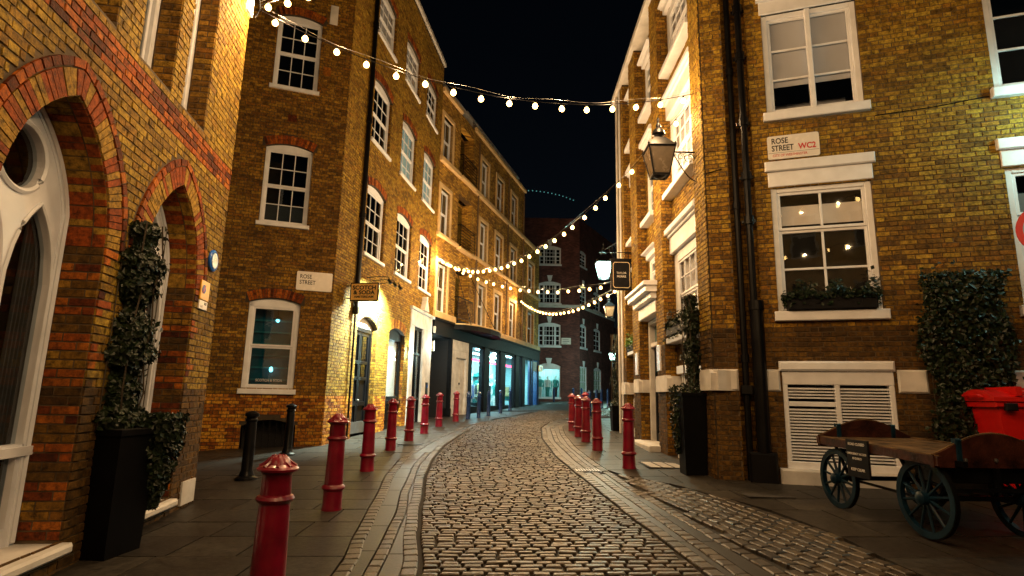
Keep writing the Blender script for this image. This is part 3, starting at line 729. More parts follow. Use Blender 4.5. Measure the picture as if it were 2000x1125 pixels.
b = MB(); b.bevbox(-.15, .13, -.015, 0, .12, .36, .004); b.build('yellow_plate', YEL, ps)
b = MB(); b.bevbox(-.15, .11, -.014, 0, 0, .11, .004); b.build('white_plate', SIGNW, ps)
b = MB(); b.lathe([(.055, 0), (.055, .004)], 20); q = b.build('roundel', mat('blue_sign', (.03, .04, .3), .4, var=0), ps, loc=(-.06, -.016, .25)); q.rotation_euler.x = R(90)
b = MB(); b.prism([(-.095, .21), (-.085, .2), (-.025, .29), (-.035, .3)], -.023, -.021); b.build('red_bar', TXTR, ps)
text('NO', .05, TXTK, ps, (0, -.0155, .06)); text('1 A 7', .04, TXTK, ps, (-.13, -.0145, .02))

# ================================================================ CORNER BUILDING (front end + street side)
B = Wall(-4.3717, 13.9121, 70.1, 'corner_brick_building', 'tall corner building behind the black bollards, yellow stock brick with white sash windows')
# front face runs from u=-3.2 to 0
W1 = Op(-1.84, -.72, 1.55, seg(-1.28, .56, 3.55, .11), ring=.24); W2 = Op(-1.83, -.74, 5.5, seg(-1.285, .545, 7.42, .11), ring=.24); W3 = Op(-1.85, -.78, 9.06, seg(-1.315, .535, 10.98, .11), ring=.24)
VENT = Op(-1.75, -.6, -.3, seg(-1.175, .575, .72, .14), ring=.1)
opsB = [W1, W2, W3, VENT]
panel(-4.2, 0, -.3, 15.6, opsB, 0, .12).build('wall', MORTAR, B.root)
lay(B, -2.9, .004, 0, 12.3, opsB, [(-1, 1.43, REDL), (1.43, 99, STOCKD)], 150)
for o in (W1, W2, W3):
    arch_ring(B, o, .225, RED, 20, wide=0, name='brick', off=.01, y=-.014)
    for sg, u in ((-1, o.u0), (1, o.u1)):
        pass
gl = GLASST
w1 = sash(B, -1.84, -.72, 1.55, 3.66, rec=.1, cols=1, rows=(1, 1), rise=.11, glass=GLASST, sill=.12, cas=.1)
b = MB(); b.box(-1.95, -.55, .5, .52, 1.4, 3.8); b.box(-1.97, -1.95, .15, .5, 1.4, 3.8); b.box(-.55, -.53, .15, .5, 1.4, 3.8); b.build('teal_backdrop', mat('teal_wall', (.02, .085, .12), .7), w1)
b = MB(); b.tube([(-1.2, .3, 3.5), (-1.2, .3, 3.3)], .01, 5); b.lathe([(.03, .06), (.12, 0), (.115, -.02)], 14, (-1.2, .3, 3.22)); b.build('reflected_lantern', IRON, w1)  # modelled stand-in for a street lantern's reflection in this pane
b = MB(); b.lathe([(.02, -.02), (.05, -.05), (.02, -.09)], 10, (-1.2, .3, 3.22)); b.build('reflected_lantern_glow', GASW, w1)
b = MB(); b.lathe([(.02, 0), (.045, .04), (.03, .1), (.01, .12)], 10, (-1.25, .35, 1.95)); b.build('reflected_small_glow', GASW, w1)  # added glow for the smaller bright spot low in the pane
for k in range(7):
    b = MB(); b.box(-1.72, -.84, .42, .45, 1.75 + k * .28, 1.79 + k * .28); b.build('shelf', mat('shelf_teal', (.08, .2, .22), .6), w1)
text('SCOTCH & SODA', .085, TXTW, w1, (-1.55, .07, 1.72), sx=.85)
sash(B, -1.83, -.74, 5.5, 7.53, rec=.1, cols=3, rows=(2, 2), rise=.11, glass=GLASSD, sill=.1, blinds=[(0, .26, BLINDG)])
sash(B, -1.85, -.78, 9.06, 11.09, rec=.1, cols=3, rows=(2, 2), rise=.11, glass=GLASSD, sill=.1)
b = MB(); b.box(-1.74, -.61, .35, .36, -.2, .86); b.build('vent_back', DARK, B.root)
b = MB()
for k in range(9): b.box(-1.72 + k * .14, -1.7 + k * .14, .06, .08, -.2, .85)
b.build('vent_grille', IRON, B.root)
b = MB(); b.bevbox(-1.41, -1.19, -.02, .02, 8.14, 8.33); b.build('air_brick', RED, B.root)
b = MB(); b.bevbox(-.67, -.48, -.025, .02, 9.56, 9.8); b.build('terracotta_tile', REDL, B.root)
b = MB(); b.bevbox(-.62, -.42, -.03, .02, 11.05, 11.6); b.build('stone_tablet', OFFW, B.root)
b = MB(); b.tube([(-2.58, -.05, 0), (-2.58, -.05, 12)], .045, 8); b.build('downpipe', IRON, B.root, smooth=True)
# street side
B2 = B.face(-4.3717, 13.9121, 7.7)
cols3 = [(1.68, 3.18), (4.27, 5.85), (6.84, 8.4)]
opsS = []; wins = []
for fl, (z0, z1, ri) in enumerate(((5.37, 7.46, .14), (8.76, 10.75, .14), (12.17, 13.75, .1))):
    for ci, (a, b_) in enumerate(cols3):
        o = Op(a, b_, z0, seg((a + b_) / 2, (b_ - a) / 2, z1 - ri, ri), ring=.24); opsS.append(o); wins.append((fl, ci, a, b_, z0, z1, ri, o))
DOOR = Op(1.62, 3.13, -.3, seg(2.375, .755, 3.36, .26), ring=.24); DISP = Op(4.15, 5.72, .2, seg(4.935, .785, 3.42, .16), ring=.24); SD = Op(6.4, 7.95, -.3, 3.87)
opsS += [DOOR, DISP, SD]
q = panel(0, 9.12, -.3, 15.6, opsS, 0, .2).build('wall', MORTAR, B.root); put(B2, q)
lay(B2, -.004, 9.1, 0, 15.45, opsS, [(-1, 1.43, REDL), (1.43, 3.9, STOCKY), (3.9, 99, STOCK)], 150)
for fl, ci, a, b_, z0, z1, ri, o in wins:
    arch_ring(B2, o, .225, RED, 22, off=.01, name='brick', y=-.014); reveal(B2, o.u1, -1, z0, z1 - ri, .1, STOCKD)
    bl = [(0, 1, BLINDB)] if (fl, ci) in ((1, 1), (1, 2)) else ([(.3, 1, BLIND)] if fl == 2 and ci != 2 else [])
    sash(B2, a, b_, z0, z1, rec=.11, cols=3 if ci < 2 else 3, rows=(2, 2), rise=ri, glass=GLASSD if not bl else GLASS, sill=.1, blinds=bl, cas=.08)
arch_ring(B2, DOOR, .225, REDL, 24, off=.01, y=-.014); arch_ring(B2, DISP, .3, REDL, 26, off=.01, y=-.014)
reveal(B2, 3.13, -1, 0, 3.3, .2, STOCKD); reveal(B2, 5.72, -1, .4, 3.2, .2, REDL)
interior(B, -4.1, -.3, -.2, 15.5, .55)
b = MB(); b.box(.3, 9.1, .5, .52, -.2, 15.5); put(B2, b.build('dark_room', DARK, B.root))
# double door
d = MB(); F1 = .2
d.bevbox(1.62, 1.72, F1 - .06, F1 + .06, .3, 3.3); d.bevbox(3.03, 3.13, F1 - .06, F1 + .06, .3, 3.3); d.bevbox(1.72, 3.03, F1 - .06, F1 + .06, 3.2, 3.32)
dr = put(B2, d.build('door', BLACK, B.root, label='black panelled double door with glazed upper panels'))
fan = MB(); t = DOOR.top; fan.prism([(1.62, 3.32)] + [(3.13, 3.32)] + [(3.13 - 1.51 * i / 12, t(3.13 - 1.51 * i / 12)) for i in range(13)], F1 - .04, F1 + .02); fan.build('fanlight', OFFW, dr)
for s_ in (0, 1):
    a0 = 1.72 + s_ * .655; a1 = a0 + .652; L = MB(); L.box(a0, a1, F1 + .02, F1 + .05, .4, 3.2)
    for zz in ((.4, .55), (1.15, 1.27), (1.85, 1.95), (2.3, 2.4), (3.1, 3.2)): L.bevbox(a0, a1, F1 - .02, F1 + .03, zz[0], zz[1], .008)
    for x in (a0, a1 - .09): L.bevbox(x, x + .09, F1 - .018, F1 + .03, .4, 3.2, .008)
    L.build('door_leaf', BLACK, dr)
    for z0, z1 in ((2.4, 3.1), (1.95, 2.3)):
        g_ = MB(); g_.box(a0 + .09, a1 - .09, F1 + .008, F1 + .012, z0, z1); g_.build('pane', GLASSD, dr)
b = MB(); b.lathe([(.02, 0), (.03, .03), (.035, .05), (.02, .07)], 12); q = b.build('door_knob', STEEL, dr, loc=(2.36, F1 - .02, 1.3), smooth=True); q.rotation_euler.x = R(90)
b = MB(); b.box(1.74, 3.01, F1 - .03, F1 + .02, .42, .72); b.build('kick_plate', STEEL, dr)
# display window
d = MB(); d.bevbox(4.15, 4.25, .1, .2, .9, 3.3); d.bevbox(5.62, 5.72, .1, .2, .9, 3.3); d.bevbox(4.25, 5.62, .1, .2, 1.28, 1.42); t = DISP.top
d.prism([(4.15, 3.22), (5.72, 3.22)] + [(5.72 - 1.57 * i / 12, t(5.72 - 1.57 * i / 12)) for i in range(13)], .1, .2); d.bevbox(4.1, 5.77, .02, .2, 1.2, 1.3)
dw = put(B2, d.build('display_window', BLACK, B.root)); g_ = MB(); g_.box(4.25, 5.62, .15, .155, 1.42, 3.26); g_.build('pane', GLASS, dw)
g_ = MB(); g_.box(4.25, 5.62, .24, .245, 1.42, 3.26); g_.build('blind', mat('white_blind', (.7, .78, .8), .8, var=.03), dw)
g_ = MB(); g_.box(4.15, 5.72, .12, .16, -.1, 1.2); g_.bevbox(4.3, 5.57, .1, .13, .7, 1.1, .015); g_.build('stall_riser', BLACK, dw)
# stone doorcase
d = MB(); d.bevbox(6.22, 6.62, -.06, .1, -.2, 3.9, .02); d.bevbox(7.82, 8.9, -.06, .1, -.2, 3.9, .02); d.bevbox(6.22, 8.9, -.06, .1, 3.9, 4.45, .02); d.bevbox(6.1, 9.05, -.13, .1, 4.45, 4.55, .02)
dc = put(B2, d.build('doorcase', OFFW, B.root)); d = MB()
for x in (6.62, 7.18, 7.74): d.bevbox(x, x + .08, .02, .1, .4, 3.9)
for z in (1.3, 2.9, 3.8): d.bevbox(6.62, 7.82, .025, .1, z, z + .08)
d.build('glazed_door', BLACK, dc); g_ = MB(); g_.box(6.65, 7.8, .07, .075, .4, 3.85); g_.build('pane', GLASS, dc)
g_ = MB(); g_.box(6.55, 7.85, .45, .46, .5, 3.8); g_.build('frosted_screen', FROST, dc)
d = MB(); d.bevbox(8.3, 8.52, -.1, -.055, 1.5, 1.95); d.build('entry_phone', BLACK, dc); d = MB(); d.bevbox(8.35, 8.47, -.108, -.1, 1.75, 1.86, .003); d.build('phone_panel', BLUES, dc)
# urn bracket over the doorcase, small vents
d = MB(); d.prism([(7.3, 4.56), (7.9, 4.56), (7.75, 4.8), (7.66, 4.95), (7.66, 5.1), (7.54, 5.1), (7.54, 4.95), (7.45, 4.8)], -.2, 0); d.build('bracket', OFFW, dc)
# parapet and chimney-side roof line
p_ = MB(); p_.bevbox(-.1, 9.2, -.09, .3, 15.55, 15.72, .02); put(B2, p_.build('coping', OFFW, B.root))
p_ = MB(); p_.bevbox(-4.2, .1, -.09, .3, 15.55, 15.72, .02); p_.build('coping', OFFW, B.root)
b = MB(); b.tube([(1.27, -.07, .35), (1.27, -.07, 3.6)], .028, 8); b.tube([(1.27, -.08, 3.55), (1.27, -.08, 15.4)], .065, 10)
for z in (3.6, 6.2, 9, 12): b.tube([(1.27, -.08, z), (1.27, -.08, z + .14)], .085, 10)
put(B2, b.build('downpipe', IRON, B.root, smooth=True))

# ================================================================ LONG BUILDING (cream and brick, shop front)
C = Wall(-3.15, 22.9, 17.1, 'shop_building', 'long four storey building with cream window surrounds above a black shopfront')
BT = brick_tex_mat('yellow_facing_brick', (.85, .48, .06), (.28, .12, .018), (.14, .075, .02))
BT2 = brick_tex_mat('dark_red_facing_brick', (.2, .06, .05), (.09, .028, .026), (.08, .05, .045))
cw = [(.22, 1.25), (5.02, 6.1), (7.48, 8.66), (10.2, 11.4)]
opsC = []; wc = []
for fl, (z0, z1) in enumerate(((4.85, 6.88), (8.1, 10.1), (11.42, 13.35))):
    for a, b_ in cw: opsC.append(Op(a, b_, z0, z1)); wc.append((fl, a, b_, z0, z1))
    if fl < 2: opsC.append(Op(14.1, 15.6, z0, z1)); wc.append((fl, 14.1, 15.6, z0, z1))
    opsC.append(Op(2.2, 3.9, (4.72, 8.0, 11.35)[fl], (7.05, 10.5, 13.85)[fl]))
lowC = [o for o in opsC if o.zmax < 11.3]
put(C, panel(0, 13.0, 4.55, 14.4, [o for o in opsC if o.u1 < 13], 0, .3).build('wall', BT, C.root))
put(C, panel(13.0, 17.0, 4.55, 11.3, [o for o in opsC if o.u0 > 13], 0, .3).build('wall', BT, C.root))
for fl, a, b_, z0, z1 in wc:
    s_ = MB(); s_.bevbox(a - .16, a, -.05, .12, z0 - .1, z1 + .2, .015); s_.bevbox(b_, b_ + .16, -.05, .12, z0 - .1, z1 + .2, .015); s_.bevbox(a, b_, -.05, .12, z1, z1 + .2, .015)
    s_.build('window_surround', CREAM, C.root)
    sash(C, a, b_, z0, z1, rec=.14, cols=2, rows=(1, 1), glass=GLASSD, sill=.1, cas=.07, panes=(a < 12), sillm=CREAM)
# render panels round the second bay
for fl in range(3):
    z0, z1 = ((4.72, 7.05), (8.0, 10.5), (11.35, 13.85))[fl]
    r = MB(); r.box(2.2, 3.9, .5, .55, z0, z1); r.box(2.2, 2.21, .05, .5, z0, z1); r.box(3.89, 3.9, .05, .5, z0, z1); r.box(2.2, 3.9, .05, .55, z0 - .02, z0); rec_ = r.build('balcony_recess', BT, C.root)
    g_ = MB(); g_.box(2.4, 3.7, .44, .45, z0 + .1, z1 - .2); g_.build('glazed_door', GLASSD, rec_)
    bl = MB(); bl.bevbox(2.15, 3.95, -.22, .05, z0 - .12, z0, .02)
    bo = bl.build('balcony', BLACKM if fl == 0 else CREAM, C.root)
    rl = MB(); rl.box(2.16, 3.94, -.2, -.17, z0 + 1.0, z0 + 1.04); rl.box(2.16, 3.94, -.2, -.17, z0 + .1, z0 + .13); rl.build('rail', IRON, bo)
    bars = MB()
    for k in range(6 if fl else 13):
        if fl: bars.box(2.16, 3.94, -.195, -.175, z0 + .2 + k * .14, z0 + .225 + k * .14)
        else: x = 2.2 + k * .142; bars.box(x, x + .018, -.195, -.175, z0 + .1, z0 + 1.0)
    for x in (2.16, 3.92): bars.box(x, x + .025, -.2, .0, z0 + 1.0, z0 + 1.03); bars.box(x, x + .02, -.195, -.175, z0, z0 + 1.0)
    bars.build('balusters', IRON, bo)
for z, t_, u1 in ((4.55, .28, 17.0), (7.95, .16, 17.0), (11.2, .24, 17.2), (14.35, .2, 13.1)):
    s_ = MB(); s_.bevbox(-.02 if z > 5 else 0, 2.15, -.14, .02, z, z + t_, .03); s_.bevbox(3.95, u1, -.14, .02, z, z + t_, .03); s_.build('string_course', CREAM, C.root)
s_ = MB(); s_.bevbox(3.9, 12.95, .45, .8, 14.5, 15.3, .04); s_.bevbox(0, 3.95, .1, .6, 14.5, 15.0, .04); s_.bevbox(3.8, 13.05, .35, .9, 15.3, 15.42, .03); s_.build('parapet', OFFW, C.root)
e_ = MB(); e_.box(12.98, 13.0, .003, 6, 11.2, 14.45); e_.box(16.98, 17.0, .003, 6, 4.6, 11.3); e_.box(-.0, .02, .2, 6, 4, 14.6); e_.build('end_wall', BT, C.root)
r = MB(); r.box(0, 13, .9, 6, 14.3, 14.5); r.box(13, 17, .3, 6, 11.2, 11.35); r.build('flat_roof', BLACKM, C.root)
b = MB(); b.box(0.05, 2.15, .5, .52, 4.7, 14.3); b.box(3.95, 12.95, .5, .52, 4.7, 14.3); b.box(13, 17, .5, .52, 4.7, 11.2); b.build('dark_room', DARK, C.root)
for u in (4.55, 9.5, 12.75):
    b = MB(); b.tube([(u, -.07, 4.8), (u, -.07, 14 if u < 13 else 11)], .045, 8); b.build('downpipe', mat('brown_pipe', (.16, .1, .05), .5) if 'brown_pipe' not in MATS else MATS['brown_pipe'], C.root, smooth=True)
# ground floor: black fascia and piers
f_ = MB(); f_.bevbox(0, 17.05, -.1, .15, 3.86, 4.55, .015); f_.bevbox(0, 17.1, -.16, .15, 4.45, 4.56, .02); f_.build('fascia', SHOPB, C.root)
for a, b_ in ((1.9, 2.02), (3.98, 4.4), (6.1, 6.9), (8.7, 9.6), (11.55, 12.3), (12.9, 13.6), (15.2, 15.5), (16.5, 17.0)):
    p_ = MB(); p_.bevbox(a, b_, -.08, .2, .4, 3.86, .02); p_.bevbox(a - .02, b_ + .02, -.1, .2, .4, .95, .02); p_.build('pier', SHOPB if a < 14 else BLUEP, C.root)
for a, b_ in ((4.4, 6.1), (6.9, 8.7), (9.6, 11.55), (13.6, 15.2)):
    f_ = MB(); f_.bevbox(a, b_, 0, .1, 3.76, 3.86); f_.bevbox(a, b_, -.02, .12, .5, 1.0, .02); f_.bevbox(a, a + .05, 0, .08, 1.0, 3.76); f_.bevbox(b_ - .05, b_, 0, .08, 1.0, 3.76)
    sw = f_.build('shop_window', SHOPB, C.root); g_ = MB(); g_.box(a + .05, b_ - .05, .035, .043, 1.0, 3.76); g_.build('pane', GLASS, sw)
# shop interior
si = MB(); si.box(4.05, 16.9, 2.6, 2.65, .6, 3.9); si.box(4.0, 4.05, .25, 3.6, .6, 3.9); si.box(16.9, 16.95, .25, 3.6, .6, 3.9)
sh = si.build('shop_interior', SHOPW, C.root)
si = MB(); si.box(4.05, 16.9, .25, 3.6, .62, .66); si.build('shop_floor', mat('shop_floor_stone', (.2, .25, .27), .3, var=.1), sh)
si = MB(); si.box(4.05, 16.9, .2, 3.6, 3.9, 3.95); si.build('shop_ceiling', mat('shop_ceiling_paint', (.25, .3, .32), .8, var=.1), sh)
for u in (5.2, 7.6, 10.4, 12.6, 14.4):
    for y in (.7, 1.9):
        t_ = MB(); t_.box(u - .6, u + .6, y, y + .06, 3.82, 3.87); t_.build('tube_light', TUBE if y < 1 else TUBEW, sh)
for u in (5.3, 7.8, 10.5, 14.3):
    ld = bpy.data.lights.new('shop_light', 'AREA'); ld.energy = 170; ld.color = (.42, .95, 1); ld.size = 1.4; lo = bpy.data.objects.new('ceiling_light', ld); col.objects.link(lo); lo.parent = sh; lo.location = (u, 1.2, 3.78)
t_ = MB(); t_.box(4.2, 12.6, .5, .53, 3.2, 3.3); t_.build('red_light_strip', REDL_E, sh)
def garment(mb, x, y, z, w_=.4, h=.75):
    mb.prism([(x - w_ / 2, z - h), (x + w_ / 2, z - h), (x + w_ * .42, z - .12), (x + w_ * .62, z - .28), (x + w_ * .7, z - .18), (x + w_ * .3, z), (x, z - .04), (x - w_ * .3, z), (x - w_ * .7, z - .18), (x - w_ * .62, z - .28), (x - w_ * .42, z - .12)], y - .05, y + .05)
def rack(parent, u, y, base, n, pal, lab='rail'):
    r = MB(); r.tube([(u - .5, y, base), (u - .5, y, base + 1.5), (u + .5, y, base + 1.5), (u + .5, y, base)], .015, 6); ro = r.build('clothes_rail', STEEL, parent)
    for k in range(n):
        g_ = MB(); b_ = random.uniform(.5, .9); x = u - .42 + .84 * k / max(1, n - 1)
        g_.box(x - .02, x + .02, y - .22, y + .22, base + 1.42 - b_, base + 1.4); g_.build('garment', random.choice(pal), ro)
def mannequin(parent, u, y, base, top, bottom):
    m_ = MB(); m_.lathe([(.04, 0), (.075, .1), (.05, .5), (.085, .55), (.1, .8), (.16, .9), (.12, 1.08), (.18, 1.35), (.15, 1.43), (.045, 1.47), (.05, 1.52), (.085, 1.6), (.09, 1.68), (.05, 1.75)], 12, (0, 0, 0)); o = m_.build('mannequin', SKIN, parent, loc=(u, y, base), smooth=True)
    c_ = MB(); c_.lathe([(.19, .85), (.15, 1.05), (.2, 1.35), (.16, 1.45), (.06, 1.48)], 12); c_.tube([(-.19, 0, 1.4), (-.26, 0, 1.1), (-.22, -.08, .85)], .05, 7); c_.tube([(.19, 0, 1.4), (.26, 0, 1.1), (.22, -.08, .85)], .05, 7); c_.build('top', top, o, smooth=True)
    c_ = MB(); c_.lathe([(.13, .08), (.14, .5), (.185, .86), (.17, .9)], 12); c_.build('skirt', bottom, o, smooth=True)
pal = [CLOTHT, CLOTHW, CLOTHD, CLOTHY, BLUES, CLOTHW]
for u in (4.9, 7.3, 9.9, 14.2): rack(sh, u + .2, 1.3, .66, 9, pal)
for u in (5.7, 8.2, 10.9): rack(sh, u, 2.0, .66, 10, pal)
for u, a, b_ in ((7.9, CLOTHY, CLOTHD), (10.4, CLOTHT, CLOTHW), (11.1, CLOTHD, CLOTHT), (5.5, CLOTHW, CLOTHT)): mannequin(sh, u, .75, .66, a, b_)
for u in (5.4, 7.0, 8.6, 10.3, 12.0, 14.0):
    s_ = MB()
    for z in (1.1, 1.6, 2.1, 2.6): s_.box(u - .5, u + .6, 2.3, 2.6, z, z + .03); [s_.box(u - .45 + k * .17, u - .33 + k * .17, 2.32, 2.52, z + .03, z + random.uniform(.12, .3)) for k in range(6)]
    s_.build('wall_shelves', random.choice([CLOTHW, CLOTHT]), sh)
# passage, stone doorpiece, canopy, end piece
b = MB(); b.box(.02, 1.9, 2.5, 2.52, .4, 3.9); b.box(.02, .04, .1, 2.5, .4, 3.9); b.box(1.88, 1.9, .1, 2.5, .4, 3.9); b.box(0, 1.9, .1, 2.5, 3.84, 3.86); b.build('passage', DARK, C.root)
b = MB(); b.lathe([(.01, -.05), (.06, -.03), (.08, 0), (.06, .03), (.02, .06)], 12); b.build('passage_lamp', mat('dim_globe', (.6, .5, .35), .4), C.root, loc=(1.4, 1.6, 2.7), smooth=True)
b = MB(); b.bevbox(2.02, 2.5, -.06, .2, .5, 3.42, .02); b.bevbox(3.7, 3.98, -.06, .2, .5, 3.42, .02); b.bevbox(2.5, 3.7, -.06, .2, 3.1, 3.42, .02); b.bevbox(2.02, 3.98, -.06, .2, 3.42, 3.86, .01); dp = b.build('stone_doorpiece', OFFW, C.root)
b = MB(); b.bevbox(2.5, 3.7, .05, .15, .5, 3.1, .01); b.bevbox(2.62, 3.05, .03, .06, .8, 1.7, .01); b.bevbox(3.15, 3.58, .03, .06, .8, 1.7, .01); b.bevbox(2.62, 3.05, .03, .06, 1.85, 2.95, .01); b.bevbox(3.15, 3.58, .03, .06, 1.85, 2.95, .01); b.build('door', OFFW, dp)
b = MB(); b.lathe([(.05, 0), (.05, .03)], 14); q = b.build('door_knocker', IRON, dp, loc=(3.1, .03, 2.0)); q.rotation_euler.x = R(90)
cn = MB(); pts = [(2.0, 0), (7.0, 0), (6.9, -.35), (6.3, -.75), (5.2, -1.0), (4.0, -1.0), (2.9, -.8), (2.2, -.4)]
cn.add([(x, y - .08, 4.3) for x, y in pts] + [(x, y - .08, 4.52) for x, y in pts], [tuple(range(8)), tuple(range(15, 7, -1))] + [(i, (i + 1) % 8, (i + 1) % 8 + 8, i + 8) for i in range(8)])
cno = cn.build('canopy', SHOPB, C.root)
cn = MB(); cn.tube([(x, y - .1, 4.53) for x, y in pts[1:] + [pts[0]]], .03, 6); cn.build('canopy_edge', CREAM, cno)
cn = MB(); cn.tube([(2.35, -.75, 4.5), (2.2, -.02, 7.0)], .015, 5); cn.tube([(5.0, -1.0, 4.5), (3.95, -.02, 7.0)], .015, 5); cn.build('stay_rod', IRON, cno)
b = MB(); b.bevbox(15.5, 16.5, -.05, .1, 3.15, 3.75, .01); b.build('entrance_sign', FROST, C.root)
os_ = MB(); os_.bevbox(0, .5, -.03, .03, 0, .42, .01); osn = os_.build('projecting_sign', YEL, label='small orange and yellow hanging sign at the far end of the shopfront', cat='sign'); osn.matrix_world = C.M @ Matrix.Translation((16.6, -.15, 3.15)) @ Matrix.Rotation(R(-17), 4, 'Z') @ Matrix.Translation((0, 0, 0))
b = MB(); b.box(.12, .24, -.036, -.03, .2, .34); b.box(.3, .38, -.036, -.03, .12, .34); b.build('sign_mark', TXTR, osn)
b = MB(); b.box(13.65, 14.3, .3, .32, 2.6, 3.3); b.build('red_poster', BINRED, sh)
# wall sconce by the passage
b = MB(); b.lathe([(.05, 0), (.06, .2), (.05, .25)], 10); b.build('wall_light', FROST, C.root, loc=(-.2, -.2, 3.9), smooth=True)

# ================================================================ FAR BUILDING closing the view
D_ = Wall(2.1, 47.0, 90, 'far_brick_building', 'dark red brick building closing the street behind the blue bollards')
dops = []; dw_ = []
for z0, z1 in ((5.6, 7.5), (9.1, 10.95), (12.4, 14.0)):
    dops.append(Op(.1, 1.95, z0, seg(1.025, .925, z1 - .2, .2))); dw_.append((z0, z1))
dops.append(Op(.05, 1.95, 1.5, seg(1.0, .95, 3.95, .25)))
panel(-4, 3.5, 0, 16.4, dops, 0, .3).build('wall', BT2, D_.root)
for z0, z1 in dw_:
    sash(D_, .1, 1.95, z0, z1, rec=.12, cols=6, rows=(2, 2), rise=.2, glass=GLASSD, sill=.14, cas=.08, panes=False, bar=.04)
    k_ = MB(); k_.bevbox(.5, .62, .06, .18, z0, z1 - .2); k_.bevbox(1.42, 1.54, .06, .18, z0, z1 - .2); k_.build('mullion', WHITE, D_.root)
    k_ = MB(); k_.prism([(.92, z1), (1.13, z1), (1.25, z1 + .5), (.8, z1 + .5)], -.06, .05); k_.build('keystone', WHITE, D_.root)
k_ = MB(); k_.prism([(.9, 4.0), (1.1, 4.0), (1.25, 4.6), (.75, 4.6)], -.06, .05); k_.build('keystone', WHITE, D_.root)
f_ = MB(); f_.bevbox(.05, .12, .1, .2, 1.5, 3.8); f_.bevbox(1.88, 1.95, .1, .2, 1.5, 3.8); f_.box(.66, .69, .12, .16, 1.5, 3.9); f_.box(1.31, 1.34, .12, .16, 1.5, 3.9); f_.prism([(.05, 3.7), (1.95, 3.7)] + [(1.95 - 1.9 * i / 10, dops[-1].top(1.95 - 1.9 * i / 10)) for i in range(11)], .1, .2); f_.bevbox(0, 2, -.05, .2, 1.35, 1.5)
fw_ = f_.build('shop_window', WHITE, D_.root); g_ = MB(); g_.box(.1, 1.9, .14, .145, 1.5, 3.75); g_.build('pane', GLASS, fw_)
k_ = MB(); k_.bevbox(-3, 3.5, -.08, .05, 8.75, 9.0, .02); k_.build('string_course', OFFW, D_.root)
si = MB(); si.box(-.2, 2.2, 2.0, 2.05, 1.3, 4.2); si.box(-.2, -.15, .3, 2, 1.3, 4.2); si.box(2.15, 2.2, .3, 2, 1.3, 4.2); si.box(-.2, 2.2, .3, 2, 1.3, 1.4); si.box(-.2, 2.2, .3, 2, 4.15, 4.2); fs_ = si.build('shop_interior', SHOPW, D_.root)
for y in (.5, 1.2):
    t_ = MB(); t_.box(.1, 1.9, y, y + .08, 4.05, 4.1); t_.build('tube_light', TUBEW, fs_)
for u, a, b_ in ((.35, CLOTHT, CLOTHW), (.95, CLOTHW, CLOTHT), (1.6, CLOTHT, CLOTHD)): mannequin(fs_, u, .6, 1.45, a, b_)
rack(fs_, 1.0, 1.3, 1.45, 9, [CLOTHT, CLOTHW, CLOTHT, CLOTHY])
si = MB(); si.box(-3.9, 3.4, 2.2, 2.22, 0, 16); si.box(-3.9, 3.4, .45, .47, 4.8, 16); si.build('dark_room', DARK, D_.root)
fsn = MB(); fsn.bevbox(0, .78, -.03, 0, 0, .52, .01); fsn = fsn.build('street_nameplate', SIGNW, label='small white street nameplate on the far dark brick wall', cat='sign'); fsn.matrix_world = D_.M @ Matrix.Translation((2.0, -.02, 5.74))
for z, w_ in ((.34, .5), (.2, .55), (.07, .4)): b = MB(); b.box(.1, .1 + w_, -.034, -.03, z, z + .05); b.build('lettering', BLINDG, fsn)
D2 = D_.face(5.6, 47.0, 28)
fo_ = [Op(.1, 1.6, 5.55, seg(.85, .75, 7.35, .15)), Op(3.35, 5.1, 5.55, seg(4.22, .87, 7.35, .15)), Op(.1, 1.6, 9.1, seg(.85, .75, 10.6, .15)), Op(3.35, 5.1, 9.1, seg(4.22, .87, 10.6, .15)), Op(.1, 1.6, 12.4, seg(.85, .75, 13.6, .15)), Op(.05, 1.7, 1.55, 4.0), Op(3.3, 5.3, 2.1, seg(4.3, 1.0, 3.9, .2))]
put(D2, panel(0, 9, 0, 16.4, fo_, 0, .3).build('wall', BT2, D_.root))
for i, o in enumerate(fo_):
    if i < 5: sash(D2, o.u0, o.u1, o.z0, o.zmax, rec=.1, cols=2, rows=(2, 2), rise=.15, glass=GLASSD, sill=.14, panes=False, bar=.04)
    else: sash(D2, o.u0, o.u1, o.z0, o.zmax, rec=.1, cols=3, rows=(2, 2), rise=0 if i == 5 else .2, glass=GLASS, sill=.14, panes=False, bar=.04, blinds=[(0, 1, mat('lit_blind%d' % i, (.6, .75, .6), .9))])
    if i != 4:
        k_ = MB(); c_ = (o.u0 + o.u1) / 2; k_.prism([(c_ - .1, o.zmax), (c_ + .1, o.zmax), (c_ + .2, o.zmax + .45), (c_ - .2, o.zmax + .45)], -.06, .05); put(D2, k_.build('keystone', WHITE, D_.root))
k_ = MB(); k_.bevbox(0, 9, -.1, .05, 8.75, 9.0, .02); put(D2, k_.build('string_course', OFFW, D_.root))
b = MB(); b.box(0, 9, .5, .52, 0, 16.3); put(D2, b.build('dark_room', DARK, D_.root))
# lane beyond, seen as a dark block
E_ = Wall(9.0, 62, 90, 'lane_end_building', 'unlit dark building at the end of the side lane far right')
b = MB(); b.box(-6, 14, 0, 6, 0, 9); b.build('wall', BT2, E_.root)
b = MB(); b.box(2.6, 3.7, -.1, 0, 2.1, 3.1); b.build('lit_sign', emit('blue_sign_light', (.05, .4, 1), 3), E_.root)
b = MB(); b.box(1.2, 1.6, -.1, 0, 2.6, 4.6); b.build('lit_window', emit('teal_window_light', (.1, .5, .6), .8), E_.root)
